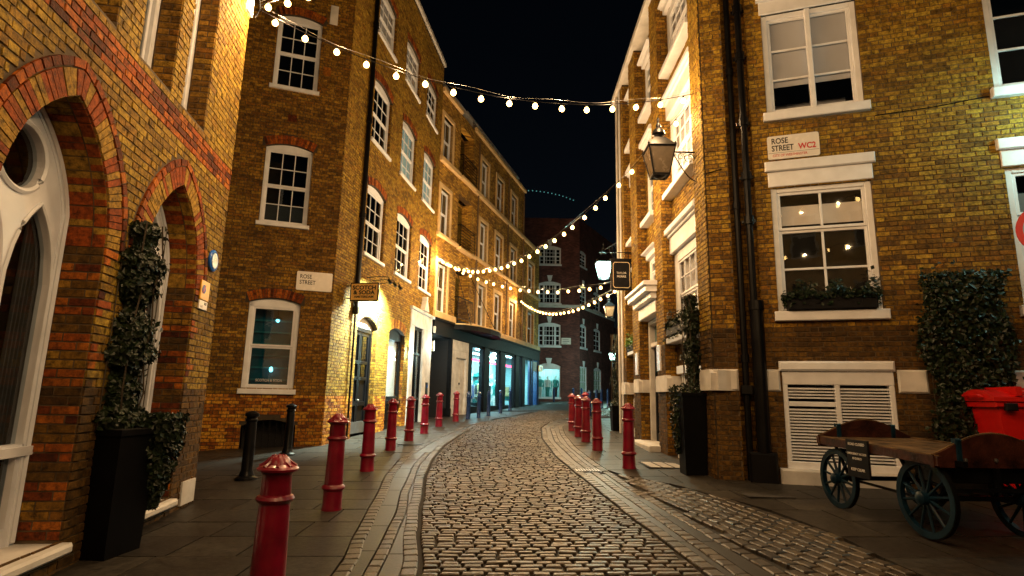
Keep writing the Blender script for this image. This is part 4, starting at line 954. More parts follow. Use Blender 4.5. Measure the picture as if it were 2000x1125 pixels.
# ================================================================ RIGHT BUILDING
S = Wall(4.0552, 8.9052, 109.1, 'right_brick_building', 'large brick building on the right with white louvres, nameplate and black downpipes')
X0 = -.88
GAP = Op(-.53, -.13, -.3, 9.6); LO = Op(.1, 1.52, 2.87, 4.9); UP = Op(.12, 1.54, 6.17, 8.0); RL = Op(3.2, 4.7, 2.87, 4.9); RU_ = Op(3.22, 4.7, 6.12, 8.0); LV = Op(.09, 1.56, .5, 1.96); LV2 = Op(3.25, 4.75, .5, 1.9)
opsR = [GAP, LO, UP, RL, RU_, LV, LV2]
panel(X0, 6.8, -.3, 9.6, opsR, 0, .2).build('wall', MORTARL, S.root)
lay(S, X0, 5.6, .2, 8.7, opsR, [(-1, 1.66, STOCK_DIM), (1.66, 2.65, STOCK_DIM), (2.65, 4.2, STOCKD), (4.2, 99, STOCK)], 300)
b = MB(); b.box(GAP.u0, GAP.u1, .2, .21, -.3, 9.6); b.build('recess_back', MORTAR, S.root); 
rb = MB()
for k in range(3, 116):
    zz = k * .075
    for x0, x1 in ((-.525, -.43 if k % 2 else -.32), (-.42 if k % 2 else -.31, -.2), (-.19, -.135)): brickgeo(rb, x0, x1, zz + .0045, zz + .07, .19, .2)
rb.build('recess_brickwork', STOCKD, S.root, kind='stuff'); reveal(S, -.13, -1, .2, 8.6, .2, STOCKD); reveal(S, -.53, 1, .2, 8.6, .2, STOCKD)
interior(S, .0, 6.7, 2.2, 9.5, 1.3)
# ground floor stone band blocks
for a, b_ in ((X0 - .03, -.53), (-.13, .06), (1.6, 1.97), (2.85, 3.2)):
    b = MB(); b.bevbox(a, b_, -.045, .02, 1.655, 1.985, .025); b.build('band_block', OFFW, S.root)
def boxwin(o, lab=None, blinds=(), rows=(1, 2), split=True, cols=2, header=.42):
    return sash(S, o.u0, o.u1, o.z0, o.zmax, rec=.06, cols=cols, rows=rows, glass=GLASS, sill=.15, header=header, cas=.09, blinds=blinds, split=split, bar=.035, silld=.1)
b1 = boxwin(LO, blinds=[(.72, .89, mat('bright_blind', (.85, .78, .72), .9, var=.03))]); b2 = boxwin(UP, blinds=[(.28, 1, BLIND)], rows=(0, 3), split=False, header=.4)
boxwin(RL, blinds=[(.6, .85, BLINDG)]); boxwin(RU_, rows=(0, 3), split=False)
q = MB(); q.bevbox(.79, .87, .0, .09, 6.17, 8.0); q.build('mullion', WHITE, b2)
q = MB(); q.box(.2, .8, .9, .92, 6.1, 6.5); q.box(.95, 1.45, .7, .72, 6.1, 6.45); q.box(.2, 1.5, 1.0, 1.02, 6.2, 6.8); q.build('furniture', BLIND, b2)
def louvre(o, lab=None):
    f_ = MB(); u0, u1, z0, z1 = o.u0, o.u1, o.z0, o.zmax; m = (u0 + u1) / 2
    for a in (u0, m - .035, u1 - .07): f_.bevbox(a, a + .07, .0, .12, z0 + .12, z1 - .2, .008)
    f_.bevbox(u0, u1, -.005, .12, z1 - .2, z1, .008); f_.bevbox(u0, u1, -.01, .12, z0, z0 + .14, .01); f_.bevbox(u0 + .07, m - .035, .004, .1, z1 - .52, z1 - .45, .006)
    fo = f_.build('louvre_panel', WHITE, S.root)
    for a, b_ in ((u0 + .07, m - .035), (m + .035, u1 - .07)):
        s_ = MB(); w_ = b_ - a; s_.add([(0, -.022, -.014), (w_, -.022, -.014), (w_, .025, .006), (0, .025, .006), (0, -.022, -.005), (w_, -.022, -.005), (w_, .025, .013), (0, .025, .013)], [(0, 3, 2, 1), (4, 5, 6, 7), (0, 1, 5, 4), (1, 2, 6, 5), (2, 3, 7, 6), (3, 0, 4, 7)])
        me = s_.mesh('slat', WHITE); z = z0 + .18
        while z < z1 - .22:
            if not (a < m - .1 and z1 - .54 < z < z1 - .43): inst('slat', me, fo, (a, .03, z))
            z += .0445
    d_ = MB(); d_.box(u0, u1, .13, .14, z0, z1); d_.build('louvre_back', DARK, fo)
    h_ = MB(); h_.bevbox(u0 - .04, u1 + .02, -.06, .04, z1, z1 + .15, .03); h_.build('lintel', WHITE, fo)
    p_ = MB(); p_.bevbox(u0 - .11, u1 + .06, -.12, .05, .1, z0 + .04, .03); p_.build('plinth', OFFW, fo)
louvre(LV)
mo = MB(); mo.box(3.25, 4.75, .06, .07, .5, 1.9)
for k in range(28): mo.bar((3.2 + k * .09, .03, .5), (3.2 + k * .09 - .9, .03, 1.9) if k > 9 else (3.25, .03, .5 + (k * .09) * 1.55), .012); mo.bar((3.25 + k * .06, .035, .5), (min(4.75, 3.25 + k * .06 + .9), .035, 1.9), .012)
mo.build('lattice_grille', STEEL, S.root)
# downpipes
b = MB(); b.tube([(-.42, .05, .3), (-.42, .05, 9.2)], .05, 10)
for z in (2.1, 4.6, 7.0): b.tube([(-.42, .05, z), (-.42, .05, z + .12)], .066, 10)
b.bevbox(-.5, -.33, -.03, .14, 1.6, 1.74); b.build('downpipe', IRON, S.root, smooth=True)
b = MB(); b.tube([(-.22, -.04, .3), (-.22, -.04, 2.9)], .1, 12); b.tube([(-.22, -.04, 2.9), (-.22, -.04, 3.05)], .115, 12); b.tube([(-.25, -.04, 3.0), (-.25, -.04, 9.2)], .055, 10)
for z in (4.3, 5.05, 6.0, 7.2, 8.1): b.tube([(-.25, -.04, z), (-.25, -.04, z + .14)], .08, 10); b.bevbox(-.36, -.14, -.01, .01, z + .03, z + .09)
b.build('soil_pipe', BLACK, S.root, smooth=True)
b = MB(); b.bevbox(-.44, -.05, -.15, .02, .2, .75, .03); b.build('pipe_boxing', BLACK, S.root)
b = MB(); b.tube([(1.66, -.012, 5.93), (2.4, -.014, 5.95), (3.14, -.012, 6.02)], .008, 4); b.tube([(-.62, -.02, 5.3), (-.86, -.02, 5.25), (-.9, -.02, 5.2)], .008, 4); b.build('cable', IRON, S.root)
# street side with pilasters
SL = 8.2
S2 = S.face(3.2 + SL * math.sin(R(.5)), 9.33 + SL * math.cos(R(.5)), 180.5)
U = lambda u: SL - u
bays = [(.42, 2.74), (3.4, 5.2), (6.0, 7.0)]
pil = [(-.15, .42), (2.74, 3.4), (5.2, 6.0), (7.0, SL)]
ro = []
def rop(a, b_, z0, t): o = Op(U(b_), U(a), z0, t); ro.append(o); return o
wl = []
for fl, (z0, z1, hd) in enumerate(((2.75, 4.55, .55), (5.9, 7.65, .5), (8.8, 10.3, .2))):
    wl.append((fl, 0, rop(.75, 2.68, z0, z1), hd)); wl.append((fl, 2, rop(6.1, 6.9, z0 + .05, z1), hd))
    if fl: wl.append((fl, 1, rop(3.95, 4.95, z0 + .05, z1), hd))
    else: wl.append((0, 1, rop(3.95, 4.95, 4.25, 4.95), .2))
DR = rop(4.0, 5.12, -.3, 3.4); LV3 = rop(.8, 2.3, .55, 2.0)
put(S2, panel(0, SL + .13, -.3, 11.1, ro, .25, .45).build('wall', MORTAR, S.root))
S2b = S2.face(3.2 + SL * math.sin(R(.5)) + .25, 9.33 + SL * math.cos(R(.5)), 180.5); S2b.root = S.root; S2b.L = S.M.inverted() @ S2b.M
for a, b_ in bays: lay(S2, U(b_), U(a), .2, 11.0, ro, [(-1, 2.6, STOCK_DIM), (2.6, 99, STOCK)], 0, y=.241, back=.254)
for i, (a, b_) in enumerate(pil):
    b = MB(); b.box(U(b_), U(a) + (-.02 if i == 0 else 0), .0, .3, -.3, 11.1); put(S2, b.build('pilaster', MORTAR, S.root))
    lay(S2, U(b_), U(a), .2, 11.0, [], [(-1, 2.6, STOCK_DIM), (2.6, 99, STOCKY if i == 0 else STOCK)], 60 if i == 0 else 0)
    if i: reveal(S2, U(a), 1, .2, 11.0, .25, STOCKD)
for fl, ci, o, hd in wl:
    w_ = sash(S2, o.u0, o.u1, o.z0, o.zmax, rec=.27, cols=(4, 2, 2)[ci], rows=(2, 2) if fl or ci != 1 else (1, 1), glass=GLASSD if ci else GLASS, sill=.12, cas=.22 if ci == 0 else .1, silld=-.02, blinds=[(0, 1, BLIND)] if ci == 0 else (), panes=ci == 0)
    h_ = MB(); a, b_ = o.u0 - .04, o.u1 + .04
    h_.bevbox(a, b_, .15, .3, o.zmax, o.zmax + hd * .75, .01); h_.bevbox(a - .08, b_ + .05, .04, .3, o.zmax + hd * .75, o.zmax + hd, .02); h_.bevbox(a - .03, b_ + .02, .1, .3, o.zmax + hd * .65, o.zmax + hd * .75, .01); h_.build('lintel', WHITE, w_)
# door bay
d = MB(); d.bevbox(U(5.12), U(5.0), .2, .4, .3, 3.4); d.bevbox(U(4.12), U(4.0), .2, .4, .3, 3.4); d.bevbox(U(5.0), U(4.12), .22, .4, 2.75, 2.85); d.bevbox(U(5.0), U(4.12), .2, .4, 3.3, 3.4)
dd = put(S2, d.build('door', OFFW, S.root, label='pale timber framed door under a white hood')); g_ = MB(); g_.box(U(5.0), U(4.12), .34, .35, .5, 2.75); g_.box(U(5.0), U(4.12), .34, .35, 2.85, 3.3); g_.build('pane', GLASST, dd)
d = MB(); d.bevbox(U(4.95), U(4.85), .3, .38, .4, 2.75); d.bevbox(U(4.25), U(4.15), .3, .38, .4, 2.75); d.bevbox(U(4.85), U(4.25), .3, .38, .4, .7); d.bevbox(U(4.85), U(4.25), .3, .38, 2.65, 2.75); d.build('door_leaf', BLACKM, dd)
d = MB(); d.bevbox(U(5.2), U(3.4) , -.02, .3, 3.42, 3.72, .02); d.bevbox(U(5.28), U(3.34), -.14, .3, 3.72, 3.86, .02); d.bevbox(U(5.36), U(3.28), -.26, .3, 3.86, 4.0, .02); d.bevbox(U(5.4), U(3.24), -.32, .3, 4.0, 4.1, .02); d.build('door_hood', WHITE, dd)
d = MB(); d.bevbox(U(5.3), U(3.3), -.25, .3, .1, .52, .02); d.build('step', OFFW, dd)
for a, b_, z0, z1 in ((-.2, .35, 1.655, 1.985), (2.45, 3.4, 1.655, 1.985), (5.15, 5.75, 1.655, 1.985), (6.9, 7.5, 1.62, 1.95), (1.95, 2.72, 1.24, 1.56), (6.15, 6.7, 1.22, 1.52), (6.2, 6.7, .3, .75)):
    d = MB(); y_ = -.06 if z0 > 1.6 else .12
    c_ = [(U(b_), z0), (U(a), z0), (U(a), z1 - .06), (U(a) - .06, z1), (U(b_) + .06, z1), (U(b_), z1 - .06)]
    d.prism(c_, y_, y_ + .1); put(S2, d.build('band_block', OFFW, S.root)); d = MB(); d.box(U(b_) + .01, U(a) - .01 if z0 < 1.6 else U(a) + .055, y_ + .1, .3, z0, z1 - .02); put(S2, d.build('band_block', OFFW, S.root))
f_ = MB(); f_.bevbox(U(2.3), U(.8), .2, .3, .55, .7); f_.bevbox(U(2.3), U(.8), .2, .3, 1.8, 2.0); f_.bevbox(U(2.3), U(2.2), .2, .3, .7, 1.8); f_.bevbox(U(.9), U(.8), .2, .3, .7, 1.8); f_.bevbox(U(2.38), U(.7), .12, .3, 2.0, 2.16)
l3 = put(S2, f_.build('louvre_panel', WHITE, S.root)); s_ = MB(); s_.add([(0, .21, -.014), (1.3, .21, -.014), (1.3, .257, .006), (0, .257, .006), (0, .21, -.005), (1.3, .21, -.005), (1.3, .257, .013), (0, .257, .013)], [(0, 3, 2, 1), (4, 5, 6, 7), (0, 1, 5, 4), (1, 2, 6, 5), (2, 3, 7, 6), (3, 0, 4, 7)]); me = s_.mesh('slat', WHITE)
for k in range(24): inst('slat', me, l3, (U(2.2), 0, .73 + k * .0445))
d = MB(); d.box(U(2.3), U(.8), .3, .31, .5, 2); d.build('louvre_back', DARK, l3); d = MB(); d.bevbox(U(2.4), U(.5), .1, .3, .15, .55, .02); d.build('plinth', OFFW, l3)
for a in (3.05, 5.35):
    d = MB(); d.bevbox(U(a + .28), U(a), -.04, 0, 2.1, 2.65, .005); nb = put(S2, d.build('menu_board', SIGNW, S.root))
d = MB(); d.bevbox(-.1, SL + .15, -.12, .3, 11.0, 11.18, .02); put(S2, d.build('gutter', OFFW, S.root))
d = MB(); d.box(X0, 6.7, -.1, .3, 9.6, 11.1); d.build('upper_wall', STOCKD, S.root)
d = MB(); d.box(-.02, 0, .0, 6, -.3, 11.1); put(S2, d.build('end_wall', BT2, S.root))
for u_, r_ in ((7.75, .04), (7.3, .03)):
    d = MB(); d.tube([(U(u_), -.05, .4), (U(u_), -.05, 11)], r_, 8); put(S2, d.build('downpipe', OFFW if u_ > 7.5 else WHITE, S.root, smooth=True))
d = MB(); d.box(.2, SL - .2, .9, .92, 0, 11); put(S2, d.build('dark_room', DARK, S.root))
d = MB(); d.box(0, SL, .4, 8, 11.08, 11.12); put(S2, d.build('flat_roof', BLACKM, S.root))

# nameplates
def plate(frame, u, z, w_, h_, label):
    b = MB(); n = 5; r_ = .035; pts = []
    for cx_, cz_, a0 in ((w_ - r_, r_, -90), (w_ - r_, h_ - r_, 0), (r_, h_ - r_, 90), (r_, r_, 180)):
        for k in range(n): a = R(a0 + 90 * k / (n - 1)); pts.append((cx_ + r_ * math.cos(a), cz_ + r_ * math.sin(a)))
    b.prism(pts, -.02, 0); o = b.build('street_nameplate', SIGNW, label=label, cat='street sign', group='street nameplates'); o.matrix_world = frame.M @ Matrix.Translation((u, -.025, z)); return o
n1 = plate(S, .09, 5.36, .76, .4, 'white nameplate reading ROSE STREET WC2 above the right-hand window')
text('ROSE', .135, TXTK, n1, (.06, -.0215, .265), sx=.78, bold=.0025); text('STREET', .135, TXTK, n1, (.06, -.0215, .14), sx=.74, bold=.0025)
text('WC2', .135, TXTR, n1, (.455, -.0215, .14), sx=.84, bold=.003); text('CITY OF WESTMINSTER', .06, TXTR, n1, (.07, -.0215, .04), sx=.8)
b = MB(); b.box(.01, .75, -.0215, -.02, .105, .109); b.build('rule_line', TXTK, n1)
n2 = plate(B, -.86, 3.9, .82, .46, 'white nameplate reading ROSE STREET at the corner of the left building')
text('ROSE', .14, TXTK, n2, (.07, -.0215, .29), sx=.82, bold=.002); text('STREET', .14, TXTK, n2, (.07, -.0215, .15), sx=.8, bold=.002)

# ================================================================ SIGNS AND LAMPS ON THE WALLS
sg = empty('hanging_sign', 'ochre board sign reading SCOTCH & SODA AMSTERDAM projecting over the black door', 'sign'); sg.matrix_world = B2.M @ Matrix.Translation((.8, 0, 3.82)) @ Matrix.Rotation(R(-90), 4, 'Z')
b = MB(); b.bevbox(.1, .86, -.035, .035, 0, .48, .006); b.build('sign_frame', BLACK, sg); b = MB(); b.bevbox(.13, .83, -.042, -.03, .03, .45, .003); b.build('sign_board', SIGNY, sg)
text('SCOTCH', .145, TXTK, sg, (.48, -.044, .3), sx=1.08, bold=.006, align='CENTER'); text('& SODA', .145, TXTK, sg, (.48, -.044, .175), sx=1.08, bold=.006, align='CENTER'); text('AMSTERDAM', .075, TXTK, sg, (.48, -.044, .085), sx=1.2, bold=.003, align='CENTER')
b = MB()
for z in (.08, .4): b.tube([(0, 0, z), (.12, 0, z)], .014, 6); b.lathe([(.035, -.01), (.035, .01)], 8, (.02, 0, z))
b.build('bracket', IRON, sg)
for k, u in enumerate((2.05, 2.5, 2.95)):
    sl = empty('spot_lamp', ('first gooseneck spot lamp, nearest the ochre hanging sign', 'middle of three gooseneck spot lamps over the black door', 'farthest of three gooseneck spot lamps over the black door')[k], 'wall lamp', group='gooseneck lamps over the black door'); sl.matrix_world = B2.M @ Matrix.Translation((u, 0, 4.7))
    b = MB(); b.tube([(0, 0, 0), (0, -.35, .03), (0, -.62, .02), (0, -.68, -.06)], .011, 6); b.lathe([(.05, -.01), (.05, .01)], 10, (0, 0, 0)); b.build('arm', IRON, sl)
    b = MB(); b.lathe([(.025, .08), (.03, .06), (.055, -.06), (.05, -.06)], 14, (0, 0, 0)); h = b.build('lamp_head', IRON, sl, loc=(0, -.68, -.12), smooth=True); h.rotation_euler.x = R(-38)
    b = MB(); b.lathe([(.044, -.055), (.044, -.052)], 12); b.build('lens', SPOTL, h)
    ld = bpy.data.lights.new('spot_beam', 'SPOT'); ld.energy = 900; ld.color = (.84, 1, .8); ld.spot_size = R(135); ld.spot_blend = .7; ld.shadow_soft_size = .05
    lo = bpy.data.objects.new('beam', ld); col.objects.link(lo); lo.parent = sl; lo.location = (0, -.7, -.3); lo.rotation_euler = (R(42), 0, 0)
for k, (u, z) in enumerate(((6.05, 2.9), (9.2, 3.4))):
    b = MB(); b.bevbox(-.04, .04, -.1, 0, -.2, .2, .01); o = b.build('wall_light', TUBEW if False else FROST, label=('slim white wall light left of the stone doorcase', 'slim white wall light right of the stone doorcase')[k], cat='wall lamp', group='slim lights by the stone doorcase'); o.matrix_world = B2.M @ Matrix.Translation((u, 0, z))
    ld = bpy.data.lights.new('wall_light', 'POINT'); ld.energy = 45; ld.color = (.75, 1, .92); ld.shadow_soft_size = .05; lo = bpy.data.objects.new('glow', ld); col.objects.link(lo); lo.parent = o; lo.location = (0, -.25, 0)
# hanging pub-style sign on the right
hs = empty('hanging_sign', 'black hanging sign with pale border beside the lit lantern on the right', 'sign', (3.25, 15.75, 4.45))
b = MB(); b.bevbox(-.5, .08, -.03, .03, 0, .86, .008); b.bevbox(-.52, .1, -.045, .045, .83, .9, .008); b.build('sign_board', BLACKM, hs)
b = MB()
P_ = [(-.44, .12), (-.4, .07), (-.02, .07), (.02, .12), (.02, .74), (-.02, .79), (-.4, .79), (-.44, .74)]
for p, q in zip(P_, P_[1:] + P_[:1]): b.bar((p[0], -.034, p[1]), (q[0], -.034, q[1]), .014)
b.build('border', mat('brass_line', (.7, .55, .35), .4), hs)
text('TAYLOR', .085, TXTW, hs, (-.21, -.032, .46), sx=.85, align='CENTER'); text('MORRIS', .085, TXTW, hs, (-.21, -.032, .36), sx=.85, align='CENTER')
b = MB(); b.tube([(.1, 0, 1.08), (-.85, 0, 1.08)], .014, 6); b.tube([(-.4, 0, 1.08), (-.4, 0, .9)], .008, 5); b.tube([(0, 0, 1.08), (0, 0, .9)], .008, 5)
b.tube([(0.0, 0, .75)] + [(-.02 - .12 * math.cos(a), 0, .97 + .1 * math.sin(a)) for a in [i * .5 for i in range(9)]], .008, 5); b.build('bracket', IRON, hs)

def lantern(loc, s, label, lit=False, wall=None, dim=False):
    L = empty('street_lantern', label, 'lamp', loc); fr = MB()
    t, bt, h = .17 * s, .1 * s, .36 * s
    tc = [(-t, -t), (t, -t), (t, t), (-t, t)]; bc = [(-bt, -bt), (bt, -bt), (bt, bt), (-bt, bt)]
    for (a, b), (c, d) in zip(tc, bc): fr.bar((a, b, h), (c, d, 0), .014 * s + .004)
    for lst, z in ((tc, h), (bc, 0)):
        for (a, b), (c, d) in zip(lst, lst[1:] + lst[:1]): fr.bar((a, b, z), (c, d, z), .02 * s + .004)
    fr.lathe([(.03 * s, -.03 * s), (.1 * s, 0), (.02 * s, .01 * s)], 8)
    for (a, b) in tc: fr.lathe([(.012 * s, h), (.018 * s, h + .03 * s), (.004, h + .06 * s)], 6, (a, b, 0))
    fr.build('lantern_frame', IRON, L)
    rf = MB(); T = [(x * 1.08, y * 1.08, h + .012 * s) for x, y in tc]; M2 = [(x * .42, y * .42, h + .16 * s) for x, y in tc]
    rf.add(T + M2, [(0, 1, 5, 4), (1, 2, 6, 5), (2, 3, 7, 6), (3, 0, 4, 7), (4, 5, 6, 7), (3, 2, 1, 0)])
    rf.lathe([(.07 * s, h + .15 * s), (.06 * s, h + .2 * s), (.09 * s, h + .22 * s), (.075 * s, h + .27 * s), (.03 * s, h + .32 * s), (.035 * s, h + .35 * s), (.012 * s, h + .4 * s), (.02 * s, h + .43 * s), (.004, h + .47 * s)], 12); rf.build('lantern_roof', IRON, L, smooth=True)
    g_ = MATS.get('lamp_glass') or mat('lamp_glass', (.14, .1, .06), .25, var=.15)
    for i in range(4):
        a, b = tc[i], tc[(i + 1) % 4]; c, d = bc[i], bc[(i + 1) % 4]; p_ = MB(); p_.add([(c[0], c[1], .01), (d[0], d[1], .01), (b[0], b[1], h - .01), (a[0], a[1], h - .01)], [(0, 1, 2, 3)]); p_.build('pane', GASG if lit else g_, L)
    m_ = MB(); m_.lathe([(.015 * s, .02), (.03 * s, .12 * s), (.035 * s, .2 * s), (.015 * s, .24 * s)], 8); m_.build('mantle', GAS if lit else FROST, L, smooth=True)
    if lit:
        ld = bpy.data.lights.new('lantern_light', 'POINT'); ld.energy = lit; ld.color = (.55, 1, .85); ld.shadow_soft_size = .12; lo = bpy.data.objects.new('glow', ld); col.objects.link(lo); lo.parent = L; lo.location = (0, 0, -.1 * s)
    if wall:
        wx, wy, wz = wall; b = MB(); b.tube([(wx, wy, wz), (0, 0, wz)], .016, 6); b.tube([(0, 0, wz), (0, 0, -.02 if wz < 0 else h + .4 * s)], .014, 6)
        b.bar((wx, wy, wz + .35), (wx, wy, wz - .7), .035); n = 12
        sgn = -1 if wx > 0 else 1
        b.tube([(wx, wy, wz - .55)] + [(wx + (-wx) * (i / n) * .62, wy * (1 - .62 * i / n), wz - .52 * math.cos(i / n * math.pi / 2) - .02) for i in range(n + 1)], .01, 5)
        for q, rr in ((.2, .1), (.42, .065), (.6, .045)):
            c_ = (wx * (1 - q), wy * (1 - q)); b.tube([(c_[0] + rr * math.cos(a) * (1 - a / 14) * (1 if wx else 0), c_[1] + (rr * math.cos(a) * (1 - a / 14) if not wx else 0), wz - .02 - rr + rr * math.sin(a) * (1 - a / 14)) for a in [i * .5 for i in range(16)]], .006, 5)
        b.build('bracket', IRON, L)
    return L
lantern((2.56, 9.62, 5.36), 1.35, 'large unlit black lantern on a scrolled bracket high on the right corner', wall=(.66, 0, .46))
lantern((3.02, 18.6, 5.38), 1.45, 'lit green-white lantern beside the black hanging sign', lit=150, wall=(.25, -1.0, .95))
lantern((3.3, 19.3, 4.2), .95, 'small unlit lantern below the lit lantern at the end of the right wall', wall=(.3, -1.6, .75))
lantern((7.3, 41.5, 4.2), 1.3, 'small lit lantern far off down the side lane', lit=700)
b = MB(); b.tube([(7.3, 41.5, G(7, 41)), (7.3, 41.5, 4.2)], .05, 8); b.build('lamp_post', IRON, label='thin black post under the far lit lantern', cat='lamp post')
lantern((7.7, 6.85, 5.7), 1.4, 'lit lantern just outside the frame on the right', lit=40, wall=(0, .75, .5))

# ================================================================ FESTOON STRINGS
bm_ = MB(); bm_.lathe([(.012, -.09), (.036, -.073), (.046, -.043), (.034, -.012), (.014, .01)], 12); BME = bm_.mesh('bulb', BULB, True)
bs_ = MB(); bs_.lathe([(.016, .0), (.018, .03), (.012, .05)], 8); BSE = bs_.mesh('bulb_holder', BLACKM)
bm_ = MB(); bm_.lathe([(.012, -.07), (.03, -.055), (.036, -.035), (.028, -.01), (.014, .01)], 8); BMC = bm_.mesh('bulb', BULBC, True)
BLIGHT = bpy.data.lights.new('bulb_light', 'POINT'); BLIGHT.energy = 44; BLIGHT.color = (1, .62, .29); BLIGHT.shadow_soft_size = .012
def festoon(p, q, sag, n, label, cool=False, ends=(.0, 1.0), wob=.02):
    root = empty('festoon_string', label, 'string lights', p, group='festoon bulb strings over the street'); p, q = Vector(p), Vector(q)
    f = lambda t: p + (q - p) * t + Vector((0, 0, -4 * sag * t * (1 - t))) - p
    b = MB(); b.tube([f(i / 40) + Vector((0, 0, random.uniform(-.006, .006))) for i in range(41)], .007, 4); b.build('cable', IRON, root)
    b = MB(); b.tube([f(i / 40) + Vector((0, 0, .05 + .02 * math.sin(i * .8))) for i in range(41)], .003, 3); b.build('steel_wire', STEEL, root)
    for k in range(n):
        t = ends[0] + (ends[1] - ends[0]) * (k + .5) / n + random.uniform(-.0025, .0025); v = f(t) - Vector((0, 0, .04 + random.uniform(0, wob)))
        inst('bulb', BMC if cool else BME, root, v, (random.uniform(-.15, .15), random.uniform(-.15, .15), 0)); inst('bulb_holder', BSE, root, v)
        if not cool and k % 2 == 0:
            lo = bpy.data.objects.new('glow', BLIGHT); col.objects.link(lo); lo.parent = root; lo.location = v + Vector((.03, .09 if k % 4 else -.09, -.05))
    return root
festoon((-3.82, 7.66, 7.06), (3.16, 9.45, 6.86), .72, 16, 'nearest festoon string crossing from the left building to the right corner')
festoon((-3.82, 7.62, 7.1), (4.7, .8, 7.2), .9, 20, 'festoon string leaving the top left bracket towards the camera')
festoon((3.16, 10.0, 6.85), (-3.04, 22.85, 7.03), 1.54, 31, 'long festoon string sweeping down from the right wall to the left buildings')
festoon((-2.98, 22.9, 7.0), (3.2, 16.9, 4.96), .7, 20, 'upper of the two festoon strings ending behind the black hanging sign')
festoon((.51, 34.2, 7.25), (3.2, 17.0, 4.83), .8, 25, 'lower festoon string hanging deepest over the far street')
festoon((.6, 40, 16.3), (4.9, 44, 17.0), -.25, 14, 'faint string of tiny cool lights far off against the sky', cool=True)
festoon((-4.9, 1.5, 6.9), (6.6, -2.5, 6.9), .8, 22, 'festoon string behind the viewpoint')
b = MB(); b.tube([(-3.8, 7.3, 7.9), (-3.8, 7.64, 7.05), (-3.8, 7.5, 6.8)], .012, 5); b.build('string_hook', IRON, label='iron hook holding the festoon strings on the left building', cat='hook')

# ================================================================ BOLLARDS
def bprof(k):
    if k == 'red': return [(.118, 0), (.118, .02), (.112, .04), (.11, .225), (.128, .235), (.136, .255), (.128, .275), (.106, .29), (.1, .55), (.094, .79), (.108, .8), (.118, .818), (.108, .838), (.094, .845), (.09, .97), (.1, .99), (.124, 1.0), (.128, 1.015), (.112, 1.03), (.082, 1.045), (.074, 1.06), (.06, 1.085), (.035, 1.1), (.008, 1.106)]
    if k == 'blue': return [(.085, 0), (.085, .05), (.078, .07), (.076, .82), (.088, .84), (.088, .87), (.072, .885), (.072, .95), (.088, .965), (.088, .985), (.06, 1.03), (.03, 1.065), (.006, 1.075)]
    return [(.17, 0), (.165, .03), (.11, .06), (.1, .1), (.085, .14), (.078, .8), (.074, .86), (.09, .88), (.09, .9), (.075, .92), (.08, .94), (.105, .95), (.105, .99), (.09, 1.0), (.03, 1.03), (.006, 1.03)]
def bollard(kind, x, y, label, mt, group):
    r = empty(kind[0], label, 'bollard', (x, y, G(x, y) + .004), random.uniform(0, 3), group); r.rotation_euler.x = random.uniform(-.014, .014); r.rotation_euler.y = random.uniform(-.014, .014); pr = bprof(kind[1]); cut = {'red': 18, 'blue': 8, 'black': 10}[kind[1]]
    key = kind[1]
    if key not in BC:
        b = MB(); b.lathe(pr[:cut + 1], 28); s = b.mesh('post', mt, True); b = MB(); b.lathe(pr[cut:], 28)
        if key == 'red':
            for k in range(8): a = k * math.pi / 4; b.tube([(.11 * math.cos(a), .11 * math.sin(a), 1.03), (.075 * math.cos(a), .075 * math.sin(a), 1.055), (.03 * math.cos(a), .03 * math.sin(a), 1.1)], .011, 5)
        c = b.mesh('cap', mt, True); BC[key] = (s, c)
    r.scale.z = .93 if y < 4 and x < 0 else 1
    inst('post', BC[key][0], r, (0, 0, 0)); inst('cap', BC[key][1], r, (0, 0, 0)); return r
BC = {}
for x, y, lb in ((-1.478, 3.85, 'nearest red bollard, its foot cut off by the bottom of the picture'), (-2.06, 7.14, 'second nearest red bollard in the left row'), (-2.37, 10.09, 'third red bollard in the left row, before the black double door'),
                 (-2.57, 12.98, 'fourth red bollard in the left row, before the brick pier'), (-2.52, 14.99, 'fifth red bollard in the left row, before the red-brick jamb'), (-2.43, 17.01, 'sixth red bollard in the left row, before the stone doorcase'),
                 (-2.33, 19.6, 'seventh red bollard in the left row, before the dark passage'), (-2.0, 22.0, 'farthest red bollard of the left row, before the cream door')):
    bollard(('red_bollard', 'red'), x, y, lb, REDP, 'red bollards along the left kerb')
for x, y, lb in ((2.08, 10.33, 'nearest red bollard on the right pavement, standing alone'), (1.93, 12.97, 'second red bollard on the right pavement'), (1.9, 14.69, 'third red bollard on the right, front of the overlapping cluster'),
                 (1.88, 16.04, 'fourth red bollard on the right, middle of the cluster'), (1.9, 17.9, 'fifth red bollard on the right, leftmost of the cluster'), (2.62, 20.4, 'red bollard peeping out behind the right-hand cluster')):
    bollard(('red_bollard', 'red'), x, y, lb, REDP, 'red bollards on the right pavement')
bollard(('red_bollard', 'red'), 4.17, 4.5, 'red bollard cut off by the right edge, in front of the cart', REDP, 'red bollards on the right pavement')
